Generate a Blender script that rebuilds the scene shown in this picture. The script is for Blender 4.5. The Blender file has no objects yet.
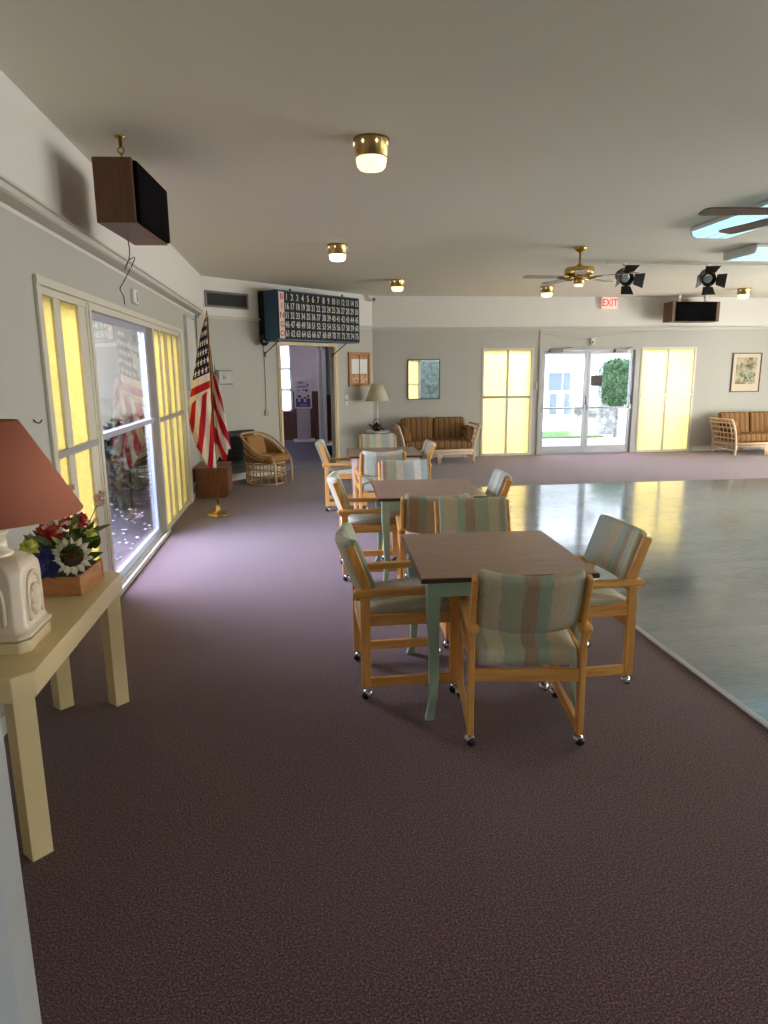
import bpy, bmesh, math, random
from mathutils import Vector, Matrix
random.seed(7)
sc = bpy.context.scene
COL = sc.collection
PI = math.pi
R = math.radians

# ------------------------------------------------------------------ camera
F = 680.0
vp = (296.0, 373.0)
nx = 31.0
Yc = Vector((vp[0] - 384, vp[1] - 512, F)).normalized()
ny = -((vp[0] - 384) * nx + F * F) / (vp[1] - 512)
Zc = -Vector((nx, ny, F)).normalized()
Xc = Yc.cross(Zc)
# world axes in camera (x right, y down, z forward) -> camera axes in world
right = Vector((Xc.x, Yc.x, Zc.x))
up = -Vector((Xc.y, Yc.y, Zc.y))
back = -Vector((Xc.z, Yc.z, Zc.z))
cam = bpy.data.cameras.new('camera')
camo = bpy.data.objects.new('camera', cam)
COL.objects.link(camo)
M = Matrix((right, up, back)).transposed().to_4x4()
M.translation = Vector((0, 0, 1.62))
camo.matrix_world = M
cam.sensor_fit = 'VERTICAL'
cam.sensor_height = 24.0
cam.lens = 24.0 * F / 1024.0
cam.clip_start = 0.05
sc.camera = camo

# ------------------------------------------------------------------ world, sun, added daylight lamps, exposure
w = bpy.data.worlds.new('sky')
sc.world = w
w.use_nodes = True
bg = w.node_tree.nodes['Background']
bg.inputs[0].default_value = (0.62, 0.72, 1.0, 1)
bg.inputs[1].default_value = 4.0


def light(name, kind, loc, energy, color=(1, 1, 1), rot=(0, 0, 0), size=None, size_y=None, portal=False):
    l = bpy.data.lights.new(name, kind)
    l.energy = energy
    l.color = color
    if kind == 'AREA':
        l.shape = 'RECTANGLE'
        l.size = size
        l.size_y = size_y
        l.cycles.is_portal = portal
    o = bpy.data.objects.new(name, l)
    COL.objects.link(o)
    o.location = loc
    o.rotation_euler = rot
    return o


s = light('sun', 'SUN', (0, 0, 10), 3.2, (1.0, 0.95, 0.86))
s.rotation_euler = Vector((-0.45, 0.36, -0.85)).to_track_quat('-Z', 'Y').to_euler()
s.data.angle = R(0.6)
# area lamps added inside the right-hand windows (beside the frame) as room fill
for yy, pw in ((0.6, 25), (5.65, 46), (9.2, 56)):
    light('window_fill', 'AREA', (10.85, yy, 1.15), pw * 1.12, (1.0, 0.93, 0.75), (0, R(90), 0), 2.0, 2.6)
# skylight lamps added outside the clear doors, in place of open sky
for loc, aim, sx_, sy_, pw in (((-2.75, 6.1, 2.85), (-0.2, 6.1, 0.0), 1.0, 2.2, 100), ((5.62, 14.3, 2.95), (5.62, 11.3, 0.0), 2.6, 1.0, 190)):
    a_ = light('sky_fill', 'AREA', loc, pw, (0.72, 0.67, 1.0), size=sx_, size_y=sy_)
    a_.rotation_euler = (0, -math.atan2(aim[0] - loc[0], loc[2]), 0) if sx_ < sy_ else (math.atan2(aim[1] - loc[1], loc[2]), 0, 0)
# sky portals in the clear doors
light('sky_portal', 'AREA', (-1.62, 6.1, 1.05), 1, rot=(0, R(-90), 0), size=2.1, size_y=2.0, portal=True)
light('sky_portal', 'AREA', (5.63, 13.1, 1.05), 1, rot=(R(-90), 0, 0), size=1.9, size_y=2.0, portal=True)

sc.view_settings.view_transform = 'Standard'
sc.view_settings.look = 'None'
sc.view_settings.gamma = 1.0
sc.view_settings.use_curve_mapping = False
sc.view_settings.exposure = 1.82
sc.cycles.use_denoising = True
sc.cycles.max_bounces = 10
sc.cycles.diffuse_bounces = 6
sc.cycles.transparent_max_bounces = 16
sc.cycles.sample_clamp_indirect = 8.0
sc.cycles.caustics_reflective = False
sc.cycles.caustics_refractive = False

# ------------------------------------------------------------------ materials
def lin(c):
    return tuple(((x / 255) / 12.92 if x / 255 <= 0.04045 else ((x / 255 + 0.055) / 1.055) ** 2.4) for x in c)


class N:
    def __init__(s, name):
        s.m = bpy.data.materials.new(name)
        s.m.use_nodes = True
        s.t = s.m.node_tree
        s.b = s.t.nodes['Principled BSDF']
        s.out = s.t.nodes['Material Output']

    def n(s, typ, **kw):
        nd = s.t.nodes.new(typ)
        for k, v in kw.items():
            setattr(nd, k, v)
        return nd

    def l(s, a, b):
        s.t.links.new(a, b)

    def math(s, op, a, b=None, c=None):
        nd = s.n('ShaderNodeMath', operation=op)
        for i, v in enumerate((a, b, c)):
            if v is None:
                continue
            if isinstance(v, (int, float)):
                nd.inputs[i].default_value = v
            else:
                s.l(v, nd.inputs[i])
        return nd.outputs[0]

    def mix(s, f, a, b):
        nd = s.n('ShaderNodeMix', data_type='RGBA')
        for i, v in ((0, f), (6, a), (7, b)):
            if isinstance(v, (int, float)):
                nd.inputs[i].default_value = v
            elif isinstance(v, tuple):
                nd.inputs[i].default_value = (*v[:3], 1)
            else:
                s.l(v, nd.inputs[i])
        return nd.outputs[2]

    def coords(s, scale=(1, 1, 1), kind='Object', rnd=0.0):
        tc = s.n('ShaderNodeTexCoord')
        mp = s.n('ShaderNodeMapping')
        mp.inputs['Scale'].default_value = scale
        if rnd:
            oi = s.n('ShaderNodeObjectInfo')
            v = s.n('ShaderNodeVectorMath', operation='SCALE')
            v.inputs[0].default_value = (rnd, rnd * 0.37, rnd * 0.71)
            s.l(oi.outputs['Random'], v.inputs['Scale'])
            ad = s.n('ShaderNodeVectorMath', operation='ADD')
            s.l(tc.outputs[kind], ad.inputs[0])
            s.l(v.outputs[0], ad.inputs[1])
            s.l(ad.outputs[0], mp.inputs[0])
        else:
            s.l(tc.outputs[kind], mp.inputs[0])
        return mp.outputs[0]

    def noise(s, vec, scale, detail=3, rough=0.5):
        nd = s.n('ShaderNodeTexNoise')
        nd.inputs['Scale'].default_value = scale
        nd.inputs['Detail'].default_value = detail
        nd.inputs['Roughness'].default_value = rough
        s.l(vec, nd.inputs['Vector'])
        return nd.outputs['Fac']

    def ramp(s, f, stops, interp='LINEAR'):
        nd = s.n('ShaderNodeValToRGB')
        cr = nd.color_ramp
        cr.interpolation = interp
        while len(cr.elements) < len(stops):
            cr.elements.new(0.5)
        for e, (p, c) in zip(cr.elements, stops):
            e.position = p
            e.color = (*c[:3], 1)
        s.l(f, nd.inputs[0])
        return nd.outputs[0]

    def bump(s, h, strength=0.3, dist=0.01):
        nd = s.n('ShaderNodeBump')
        nd.inputs['Strength'].default_value = strength
        nd.inputs['Distance'].default_value = dist
        s.l(h, nd.inputs['Height'])
        s.l(nd.outputs[0], s.b.inputs['Normal'])

    def base(s, c):
        if isinstance(c, tuple):
            s.b.inputs['Base Color'].default_value = (*c[:3], 1)
        else:
            s.l(c, s.b.inputs['Base Color'])

    def set(s, rough=0.5, metal=0.0, spec=None, coat=None):
        s.b.inputs['Roughness'].default_value = rough
        s.b.inputs['Metallic'].default_value = metal
        if spec is not None:
            s.b.inputs['Specular IOR Level'].default_value = spec
        if coat is not None:
            s.b.inputs['Coat Weight'].default_value = coat
        return s


def plain(name, c, rough=0.5, metal=0.0, var=0.06, scale=6.0, spec=None):
    """solid colour with a little procedural variation"""
    m = N(name).set(rough, metal, spec)
    c = lin(c)
    v = m.coords()
    f = m.noise(v, scale, 4)
    m.base(m.mix(f, tuple(x * (1 - var) for x in c), tuple(min(1, x * (1 + var)) for x in c)))
    return m.m


def woodmat(name, c1, c2, rough=0.4, stretch=(14, 14, 1.2), scale=3.0, spec=None):
    m = N(name).set(rough, 0, spec)
    v = m.coords(stretch, rnd=3.0)
    f = m.noise(v, scale, 5, 0.6)
    m.base(m.ramp(f, [(0.32, lin(c1)), (0.68, lin(c2))]))
    m.bump(f, 0.05, 0.002)
    return m.m


def emit(name, c, strength, rough=0.4):
    m = N(name).set(rough)
    m.base(lin(c))
    m.b.inputs['Emission Color'].default_value = (*lin(c), 1)
    m.b.inputs['Emission Strength'].default_value = strength
    return m.m


def glassmat(name, tint=(0.96, 0.98, 0.98)):
    m = N(name)
    tr = m.n('ShaderNodeBsdfTransparent')
    tr.inputs[0].default_value = (*tint, 1)
    gl = m.n('ShaderNodeBsdfGlossy')
    gl.inputs['Roughness'].default_value = 0.0
    fr = m.n('ShaderNodeFresnel')
    geo = m.n('ShaderNodeNewGeometry')
    m.l(m.math('ADD', 1.52, m.math('MULTIPLY', geo.outputs['Backfacing'], 1 / 1.52 - 1.52)), fr.inputs[0])
    # both faces of a real pane reflect
    f2 = m.math('MINIMUM', m.math('MULTIPLY', fr.outputs[0], 1.6), 1.0)
    mx = m.n('ShaderNodeMixShader')
    m.l(f2, mx.inputs[0])
    m.l(tr.outputs[0], mx.inputs[1])
    m.l(gl.outputs[0], mx.inputs[2])
    m.l(mx.outputs[0], m.out.inputs[0])
    return m.m


def ambermat(name, c, c2, scale=60.0):
    """patterned translucent coloured glass"""
    m = N(name)
    v = m.coords()
    f = m.noise(v, scale, 2)
    big = m.noise(v, 2.5, 2)
    col = m.mix(f, c, c2)
    col = m.mix(m.math('MULTIPLY', big, 0.3), col, c)
    tr = m.n('ShaderNodeBsdfTranslucent')
    m.l(col, tr.inputs[0])
    gl = m.n('ShaderNodeBsdfGlossy')
    gl.inputs['Roughness'].default_value = 0.25
    bp = m.n('ShaderNodeBump')
    bp.inputs['Strength'].default_value = 0.5
    bp.inputs['Distance'].default_value = 0.01
    m.l(f, bp.inputs['Height'])
    m.l(bp.outputs[0], gl.inputs['Normal'])
    mx = m.n('ShaderNodeMixShader')
    mx.inputs[0].default_value = 0.06
    m.l(tr.outputs[0], mx.inputs[1])
    m.l(gl.outputs[0], mx.inputs[2])
    m.l(mx.outputs[0], m.out.inputs[0])
    return m.m


def carpet(name, c1, c2, c3):
    m = N(name).set(0.95, 0, 0.1)
    v = m.coords()
    f = m.noise(v, 150, 4, 0.8)
    g = m.noise(v, 1.2, 3)
    col = m.ramp(f, [(0.40, lin(c1)), (0.5, lin(c2)), (0.60, lin(c3))])
    col = m.mix(m.math('MULTIPLY', g, 0.35), col, lin(c1))
    m.base(col)
    m.b.inputs['Sheen Weight'].default_value = 0.25
    m.b.inputs['Sheen Roughness'].default_value = 0.6
    m.bump(f, 0.15, 0.002)
    return m.m


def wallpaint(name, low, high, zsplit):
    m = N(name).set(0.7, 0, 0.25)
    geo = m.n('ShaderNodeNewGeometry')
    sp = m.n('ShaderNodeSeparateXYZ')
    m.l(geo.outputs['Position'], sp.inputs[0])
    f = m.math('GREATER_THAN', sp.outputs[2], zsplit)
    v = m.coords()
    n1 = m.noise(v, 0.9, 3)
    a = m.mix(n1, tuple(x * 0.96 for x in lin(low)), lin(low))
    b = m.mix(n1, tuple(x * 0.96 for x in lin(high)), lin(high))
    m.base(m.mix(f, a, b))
    m.bump(m.noise(v, 140, 2), 0.06, 0.003)
    return m.m


def vinyl():
    m = N('grey_vinyl_planks').set(0.2)
    v = m.coords()
    br = m.n('ShaderNodeTexBrick')
    br.offset = 0.37
    br.inputs['Color1'].default_value = (*lin((126, 140, 145)), 1)
    br.inputs['Color2'].default_value = (*lin((98, 113, 119)), 1)
    br.inputs['Mortar'].default_value = (*lin((70, 74, 74)), 1)
    br.inputs['Scale'].default_value = 1.0
    br.inputs['Mortar Size'].default_value = 0.0015
    br.inputs['Brick Width'].default_value = 1.22
    br.inputs['Row Height'].default_value = 0.152
    m.l(v, br.inputs['Vector'])
    g = m.noise(m.coords((2.2, 26, 1)), 3.0, 5, 0.65)
    st = m.ramp(g, [(0.34, lin((80, 95, 102))), (0.66, lin((146, 157, 159)))])
    m.base(m.mix(0.55, br.outputs['Color'], st))
    rr = m.n('ShaderNodeMapRange')
    m.l(g, rr.inputs[0])
    rr.inputs[3].default_value = 0.09
    rr.inputs[4].default_value = 0.16
    m.l(rr.outputs[0], m.b.inputs['Roughness'])
    m.bump(g, 0.05, 0.002)
    m.b.inputs['Specular IOR Level'].default_value = 0.75
    return m.m


def fabric():
    """wavy sage, cream, blue-grey and brown upholstery stripes across the width"""
    m = N('striped_upholstery').set(0.9, 0, 0.15)
    tc = m.n('ShaderNodeTexCoord')
    oi = m.n('ShaderNodeObjectInfo')
    sp = m.n('ShaderNodeSeparateXYZ')
    m.l(tc.outputs['Object'], sp.inputs[0])
    v = m.coords((2, 2, 9))
    wob = m.noise(v, 3.0, 4, 0.6)
    x = m.math('ADD', sp.outputs[0], m.math('MULTIPLY', wob, 0.035))
    x = m.math('ADD', x, m.math('MULTIPLY', oi.outputs['Random'], 0.5))
    fr = m.math('FRACT', m.math('MULTIPLY', x, 1.55))
    sage = lin((174, 188, 166)); cream = lin((222, 214, 188)); teal = lin((142, 172, 158))
    grey = lin((178, 184, 176)); brown = lin((166, 130, 106)); sand = lin((200, 180, 148))
    col = m.ramp(fr, [(0.0, grey), (0.16, cream), (0.26, sage), (0.40, brown), (0.50, teal), (0.58, sand),
                      (0.72, grey), (0.84, teal), (0.91, cream)], 'CONSTANT')
    st = m.noise(m.coords((160, 160, 6)), 2.0, 3, 0.7)
    col = m.mix(m.math('MULTIPLY', st, 0.55), col, lin((222, 216, 194)))
    th = m.noise(m.coords((260, 30, 30)), 1.0, 2, 0.6)
    dark = m.ramp(th, [(0.40, (0.74, 0.72, 0.68)), (0.58, (1, 1, 1))])
    mu = m.n('ShaderNodeMix', data_type='RGBA', blend_type='MULTIPLY')
    mu.inputs[0].default_value = 0.45
    m.l(col, mu.inputs[6])
    m.l(dark, mu.inputs[7])
    m.base(mu.outputs[2])
    m.bump(th, 0.25, 0.003)
    m.b.inputs['Sheen Weight'].default_value = 0.15
    return m.m


def stripecush():
    m = N('brown_striped_cushion').set(0.9, 0, 0.15)
    tc = m.n('ShaderNodeTexCoord')
    sp = m.n('ShaderNodeSeparateXYZ')
    m.l(tc.outputs['Object'], sp.inputs[0])
    fr = m.math('FRACT', m.math('MULTIPLY', sp.outputs[0], 9.5))
    col = m.ramp(fr, [(0, lin((146, 108, 68))), (0.34, lin((88, 58, 38))), (0.42, lin((172, 134, 88))),
                      (0.6, lin((100, 72, 48))), (0.68, lin((134, 104, 66))), (0.86, lin((70, 52, 40)))], 'CONSTANT')
    st = m.noise(m.coords((90, 90, 9)), 2.0, 3)
    m.base(m.mix(m.math('MULTIPLY', st, 0.4), col, lin((110, 82, 54))))
    m.bump(st, 0.2, 0.003)
    return m.m


def flagmat():
    m = N('flag_cloth').set(0.75, 0, 0.2)
    uv = m.n('ShaderNodeUVMap')
    sp = m.n('ShaderNodeSeparateXYZ')
    m.l(uv.outputs[0], sp.inputs[0])
    u, v = sp.outputs[0], sp.outputs[1]        # u along the fly, v from the top down
    stripe = m.math('MODULO', m.math('FLOOR', m.math('MULTIPLY', v, 13)), 2)
    red = lin((196, 34, 44)); white = lin((238, 226, 204)); blue = lin((26, 30, 58))
    body = m.mix(stripe, red, white)
    incan = m.math('MULTIPLY', m.math('LESS_THAN', u, 0.4), m.math('LESS_THAN', v, 7 / 13))
    # stars in staggered rows
    gx = m.math('MULTIPLY', u, 12.5)
    gy = m.math('MULTIPLY', v, 13 * 6 / 7)
    row = m.math('FLOOR', gy)
    gx2 = m.math('ADD', gx, m.math('MULTIPLY', m.math('MODULO', row, 2), 0.5))
    fx = m.math('SUBTRACT', m.math('FRACT', gx2), 0.5)
    fy = m.math('SUBTRACT', m.math('FRACT', gy), 0.5)
    r = m.math('SQRT', m.math('ADD', m.math('MULTIPLY', fx, fx), m.math('MULTIPLY', fy, fy)))
    ang = m.math('ARCTAN2', fx, m.math('MULTIPLY', fy, -1))
    lobe = m.math('ADD', 0.27, m.math('MULTIPLY', m.math('COSINE', m.math('MULTIPLY', ang, 5)), 0.11))
    star = m.math('LESS_THAN', r, lobe)
    can = m.mix(star, blue, white)
    col = m.mix(incan, body, can)
    m.base(col)
    m.bump(m.noise(m.coords((1, 1, 1)), 400, 1), 0.1, 0.001)
    tr = m.n('ShaderNodeBsdfTranslucent')
    m.l(col, tr.inputs[0])
    mx = m.n('ShaderNodeMixShader')
    mx.inputs[0].default_value = 0.25
    m.l(m.b.outputs[0], mx.inputs[1])
    m.l(tr.outputs[0], mx.inputs[2])
    m.l(mx.outputs[0], m.out.inputs[0])
    return m.m


def spotted(name, c1, c2, scale, lo=0.45, hi=0.6, rough=0.8, kind='Object'):
    m = N(name).set(rough)
    f = m.noise(m.coords(kind=kind), scale, 4, 0.6)
    m.base(m.ramp(f, [(lo, lin(c1)), (hi, lin(c2))]))
    m.bump(f, 0.3, 0.01)
    return m.m


def shademat(name, c, tr_amt=0.35):
    m = N(name).set(0.85, 0, 0.2)
    col = lin(c)
    v = m.coords((60, 60, 4))
    cc = m.mix(m.noise(v, 2, 3), tuple(x * 0.92 for x in col), col)
    m.base(cc)
    tr = m.n('ShaderNodeBsdfTranslucent')
    m.l(cc, tr.inputs[0])
    mx = m.n('ShaderNodeMixShader')
    mx.inputs[0].default_value = tr_amt
    m.l(m.b.outputs[0], mx.inputs[1])
    m.l(tr.outputs[0], mx.inputs[2])
    m.l(mx.outputs[0], m.out.inputs[0])
    return m.m


CARPET = carpet('plum_carpet', (44, 26, 29), (92, 61, 65), (160, 122, 124))
CARPETH = carpet('purple_hall_carpet', (62, 46, 70), (84, 66, 98), (110, 92, 124))
VINYL = vinyl()
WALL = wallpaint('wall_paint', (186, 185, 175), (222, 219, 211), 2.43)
CEIL = plain('ceiling_paint', (224, 220, 206), 0.8, var=0.02, scale=0.6)
TRIM = plain('grey_green_trim', (200, 198, 188), 0.5, var=0.02)
WHITE = plain('white_paint', (226, 226, 222), 0.45, var=0.02)
CREAMTRIM = plain('cream_trim', (214, 196, 150), 0.45, var=0.03)
FRAME = plain('pale_window_frame', (212, 208, 190), 0.45, var=0.03)
ALU = plain('aluminium', (172, 174, 178), 0.35, 0.3, var=0.03)
AMBER = ambermat('amber_glass', (0.90, 0.77, 0.33), (0.98, 0.90, 0.58))
AMBERD = ambermat('deep_amber_glass', (0.76, 0.65, 0.27), (0.90, 0.82, 0.48), 30)
AMBERL = ambermat('amber_pebbled_glass', (0.36, 0.29, 0.115), (0.58, 0.50, 0.26), 38)
FROST = ambermat('frosted_glass', (0.85, 0.85, 0.85), (0.95, 0.95, 0.95))
GLASS = glassmat('clear_glass')
OAK = woodmat('golden_oak', (222, 156, 78), (242, 188, 112), 0.35)
OAKX = woodmat('golden_oak_rail', (218, 152, 76), (240, 186, 110), 0.35, (1.2, 14, 14))
OAKY = woodmat('golden_oak_arm', (216, 150, 74), (240, 186, 110), 0.35, (14, 1.2, 14))
FABRIC = fabric()
CHROME = plain('chrome', (200, 200, 200), 0.15, 1.0, var=0.02)
BLACK = plain('black_plastic', (22, 22, 22), 0.4)
RUBBER = plain('black_wheel', (16, 16, 17), 0.5)
TEAL = plain('sage_green_paint', (156, 186, 168), 0.45, var=0.05)
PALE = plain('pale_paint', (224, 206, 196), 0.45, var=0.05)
LAM = woodmat('brown_laminate', (150, 114, 90), (160, 124, 98), 0.22, (1.5, 12, 12), 2.0, 0.6)
LAMEDGE = plain('dark_table_edge', (66, 46, 38), 0.4)
BRASS = plain('brass', (200, 166, 92), 0.25, 1.0, var=0.05)
BRASSD = plain('antique_brass', (176, 150, 96), 0.3, 1.0, var=0.05)
LENS = emit('warm_lamp_glass', (255, 236, 190), 0.42)
LENSC = emit('cool_lamp_glass', (255, 250, 240), 0.9)
TUBE = emit('fluorescent_lens', (170, 226, 246), 0.36)
BLADE = woodmat('fan_blade_wood', (98, 78, 60), (126, 102, 80), 0.35, (3, 14, 3))
SPKWOOD = woodmat('speaker_walnut', (74, 44, 24), (106, 66, 36), 0.45, (10, 10, 1.5))
GRILLE = plain('black_speaker_cloth', (9, 9, 10), 0.9, spec=0.05)
BOARDBLUE = plain('bingo_blue', (40, 74, 104), 0.45)
BOARDBLACK = plain('board_black', (16, 17, 18), 0.55, spec=0.2)
NUMERAL = plain('board_numeral', (190, 192, 186), 0.6, var=0.02)
RED = plain('red_letter', (196, 46, 44), 0.6)
FLAG = flagmat()
RATTAN = woodmat('rattan', (176, 138, 94), (206, 172, 124), 0.5)
RATTANP = woodmat('pale_rattan', (206, 176, 144), (226, 200, 170), 0.5)
STRIPE = stripecush()
TAN = plain('tan_cushion', (158, 116, 66), 0.9, var=0.1, scale=20)
PANELDK = plain('dark_green_panel', (52, 58, 56), 0.5)
CABWOOD = woodmat('cabinet_walnut', (112, 66, 38), (146, 92, 56), 0.4, (10, 10, 1.2))
PARSON = plain('cream_lacquer', (240, 218, 164), 0.38, var=0.03, spec=0.4)
CERAMIC = plain('cream_ceramic', (236, 220, 194), 0.15, var=0.02, spec=0.7)
CERBASE = plain('ceramic_base', (222, 206, 160), 0.3, var=0.02)
PINKSHADE = shademat('terracotta_shade', (196, 122, 98), 0.15)
CREAMSHADE = shademat('cream_shade', (238, 230, 206), 0.35)
CRATE = woodmat('crate_wood', (186, 124, 76), (214, 156, 104), 0.5, (2, 2, 10))
LEAF = plain('leaf_green', (62, 96, 44), 0.5, var=0.3, scale=30)
LEAFL = plain('leaf_light', (112, 142, 66), 0.5, var=0.25, scale=30)
PETALW = plain('white_petal', (236, 228, 204), 0.6)
PETALR = plain('red_petal', (176, 30, 34), 0.6, var=0.2, scale=40)
PETALB = plain('blue_petal', (44, 56, 118), 0.6, var=0.25, scale=40)
PETALY = plain('yellow_green_petal', (204, 206, 96), 0.6, var=0.15, scale=40)
PETALP = plain('pink_petal', (226, 190, 176), 0.6)
SEED = spotted('seed_head', (40, 28, 18), (98, 78, 34), 120)
CORK = spotted('cork', (168, 122, 82), (196, 152, 108), 30)
PAPER = plain('paper', (226, 226, 222), 0.7, var=0.03)
PAPERT = spotted('patterned_paper', (178, 128, 90), (216, 186, 150), 25)
FRAMEOAK = woodmat('oak_frame', (150, 104, 50), (184, 134, 74), 0.4)
FRAMEDK = plain('dark_frame', (74, 58, 48), 0.4)
MATBOARD = plain('mat_board', (206, 192, 166), 0.7, var=0.03)
PRINT = spotted('sepia_print', (108, 98, 74), (196, 184, 154), 9, 0.38, 0.62)
PRINTG = spotted('green_print', (74, 84, 64), (170, 172, 150), 22, 0.4, 0.6)
MIRROR = plain('mirror_silver', (236, 238, 238), 0.02, 1.0, var=0.0)
TEAPOT = plain('dark_brown_glaze', (44, 24, 20), 0.25, var=0.2)
PLASTICW = plain('white_plastic', (220, 220, 212), 0.4, var=0.02)
VENTDK = plain('dark_vent', (48, 48, 46), 0.6)
VENTFR = plain('vent_frame', (108, 106, 98), 0.5)
EXITW = emit('exit_face', (250, 214, 200), 0.10)
EXITR = emit('exit_red', (226, 60, 50), 0.2)
HALLPANEL = woodmat('hall_panelling', (74, 44, 28), (104, 64, 42), 0.4, (8, 8, 0.8))
HALLPAINT = plain('hall_paint', (204, 190, 192), 0.7, var=0.02)
HALLBLUE = plain('hall_blue_paint', (158, 168, 174), 0.7, var=0.02)
POSTERP = plain('poster_purple', (84, 66, 118), 0.5, var=0.25, scale=12)
POSTERK = plain('poster_ink', (44, 36, 60), 0.5)
STUCCO = plain('white_stucco', (226, 226, 220), 0.9, var=0.04)
STUCCOB = plain('beige_stucco', (176, 163, 138), 0.9, var=0.04)
CONC = plain('concrete', (184, 182, 176), 0.9, var=0.08, scale=2)
LAWN = spotted('lawn', (78, 112, 52), (122, 156, 84), 20)
MULCH = spotted('mulch', (34, 30, 36), (70, 64, 74), 26)
PEBBLE = plain('pale_pebble', (214, 208, 210), 0.7)
STONE = spotted('stone', (150, 146, 138), (196, 192, 182), 8)
WINDK = plain('window_dark', (112, 122, 132), 0.15)
SIGNDK = plain('door_notice', (58, 50, 50), 0.5)

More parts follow.
